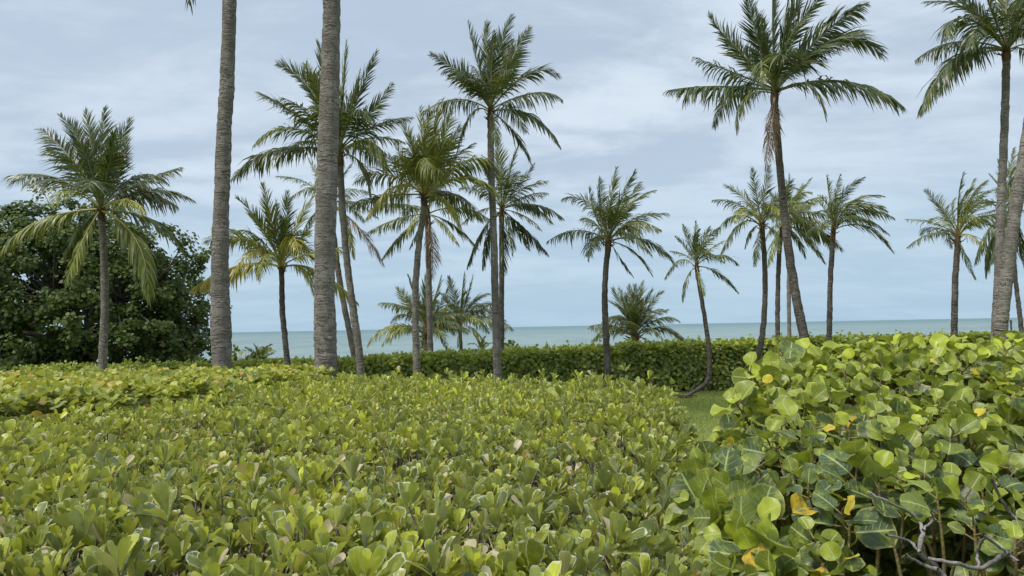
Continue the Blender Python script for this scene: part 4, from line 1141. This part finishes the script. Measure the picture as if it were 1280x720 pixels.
# ------------------------------------------------------------------ lawn blades where the lawn shows
def lawn():
    n = 110000
    x = R.uniform(.6, 8.5, n); y = 19.3 - R.uniform(0, 1, n) ** 1.2 * 14.5
    ok = x > np.interp(y, RIGHT[:, 1], RIGHT[:, 0]) + .1
    ok &= (x > .4) & (x < .75 * y)
    x, y = x[ok], y[ok]; n = len(x)
    h = R.uniform(.018, .05, n) * (1 + .3 * noise2(x, y, .6)); a = R.uniform(0, 6.28, n); w = .0035 + .0002 * y
    dx, dy = np.cos(a) * w, np.sin(a) * w
    lx, ly = R.normal(0, .014, n), R.normal(0, .014, n)
    z0 = np.full(n, .0) - .01 + .03 * noise2(x, y, 6.0)
    V = np.stack([np.stack([x - dx, y - dy, z0], -1), np.stack([x + dx, y + dy, z0], -1),
                  np.stack([x + lx + dx * .3, y + ly + dy * .3, z0 + h + .012], -1), np.stack([x + lx - dx * .3, y + ly - dy * .3, z0 + h + .012], -1)], 1)
    mb = MB(); mb.add(V.reshape(-1, 3), np.arange(n * 4).reshape(-1, 4), None,
                      np.repeat(np.stack([np.clip(.4 + .2 * noise2(x, y, .5) + R.normal(0, .2, n), 0, 1), R.uniform(0, .95, n), R.uniform(0, .8, n) + (R.uniform(0, 1, n) < .06)], -1), 4, axis=0))
    gm = leaf_mat('grass_blade', (.25, .30, .07), (.38, .43, .11), vein_amt=0, edge_amt=0, dead=(.25, .21, .11), accent=(.2, .2, .08), rough=.6, transl=.25, spec=.2)
    tag(mb.build('grass', gm, smooth=False), kind='stuff')


lawn()

# ------------------------------------------------------------------ sky and light
SUN_EL, SUN_AZ = math.radians(58), math.radians(236)     # azimuth from +y clockwise: high, behind the viewer's left shoulder
w = bpy.data.worlds.new('World'); S.world = w; w.use_nodes = True
nt = w.node_tree; nt.nodes.clear(); g = NT(nt)
sky = g.n('ShaderNodeTexSky'); sky.sky_type = 'NISHITA'; sky.sun_disc = False
sky.sun_elevation = SUN_EL; sky.sun_rotation = SUN_AZ; sky.air_density = 1.2; sky.dust_density = 2.5; sky.ozone_density = 1.0
tc = g.n('ShaderNodeTexCoord'); d = tc.outputs['Generated']
sp = g.n('ShaderNodeSeparateXYZ'); nt.links.new(d, sp.inputs[0])
zc = g.math('MAXIMUM', sp.outputs[2], 0.0)
inv = g.math('DIVIDE', 1.0, g.math('ADD', zc, .16))
pv = g.n('ShaderNodeCombineXYZ')
nt.links.new(g.math('MULTIPLY', sp.outputs[0], inv), pv.inputs[0]); nt.links.new(g.math('MULTIPLY', sp.outputs[1], inv), pv.inputs[1])
pv.inputs[2].default_value = 3.7
n1 = g.noise(g.vscale(pv.outputs[0], (.9, 1.5, 1)), 1.0, 5, .55, .6)
n2 = g.noise(g.vscale(pv.outputs[0], (2.7, 4.0, 1)), 1.0, 5, .6, .3)
n3 = g.noise(g.vscale(pv.outputs[0], (.45, .6, 1)), 1.0, 3, .5)
cl = g.math('ADD', g.math('MULTIPLY', n1, .6), g.math('MULTIPLY', n2, .4))
cl = g.ss(cl, .40, .60)
STR = .10
def sc(c): return tuple(v / STR for v in c)
cloud = g.mix(cl, sc((.208, .252, .308)), sc((.310, .352, .396)))
cloud = g.mix(g.math('MULTIPLY', g.ss(n3, .45, .65), .35), cloud, sc((.228, .276, .335)))
hor = g.math('SUBTRACT', 1.0, g.ss(sp.outputs[2], .0, .27))
zen = g.n('ShaderNodeVectorMath', operation='SCALE'); nt.links.new(cloud, zen.inputs[0]); nt.links.new(g.math('MULTIPLY_ADD', g.ss(sp.outputs[2], .38, .85), .55, 1.0), zen.inputs[3]); cloud = zen.outputs[0]
cloud = g.mix(g.math('MULTIPLY', hor, .8), cloud, sc((.185, .268, .342)))
col = g.mix(.94, sky.outputs[0], cloud)
bg = g.n('ShaderNodeBackground'); nt.links.new(col, bg.inputs[0]); bg.inputs[1].default_value = STR
o = g.n('ShaderNodeOutputWorld'); nt.links.new(bg.outputs[0], o.inputs[0])

sl = bpy.data.lights.new('sun', 'SUN'); sl.energy = 1.5; sl.angle = math.radians(10); sl.color = (1.0, .96, .89)
so = bpy.data.objects.new('sun', sl); COL.objects.link(so)
sd = Vector((math.sin(SUN_AZ) * math.cos(SUN_EL), math.cos(SUN_AZ) * math.cos(SUN_EL), math.sin(SUN_EL)))
so.rotation_euler = sd.to_track_quat('Z', 'Y').to_euler()
so.location = (0, 0, 30)

S.view_settings.view_transform = 'Standard'
S.view_settings.look = 'None'
S.view_settings.exposure = 1.2
S.view_settings.gamma = 1.0
S.view_settings.use_curve_mapping = False
S.render.engine = 'CYCLES'
S.cycles.max_bounces = 6
S.cycles.diffuse_bounces = 3
S.cycles.transmission_bounces = 3
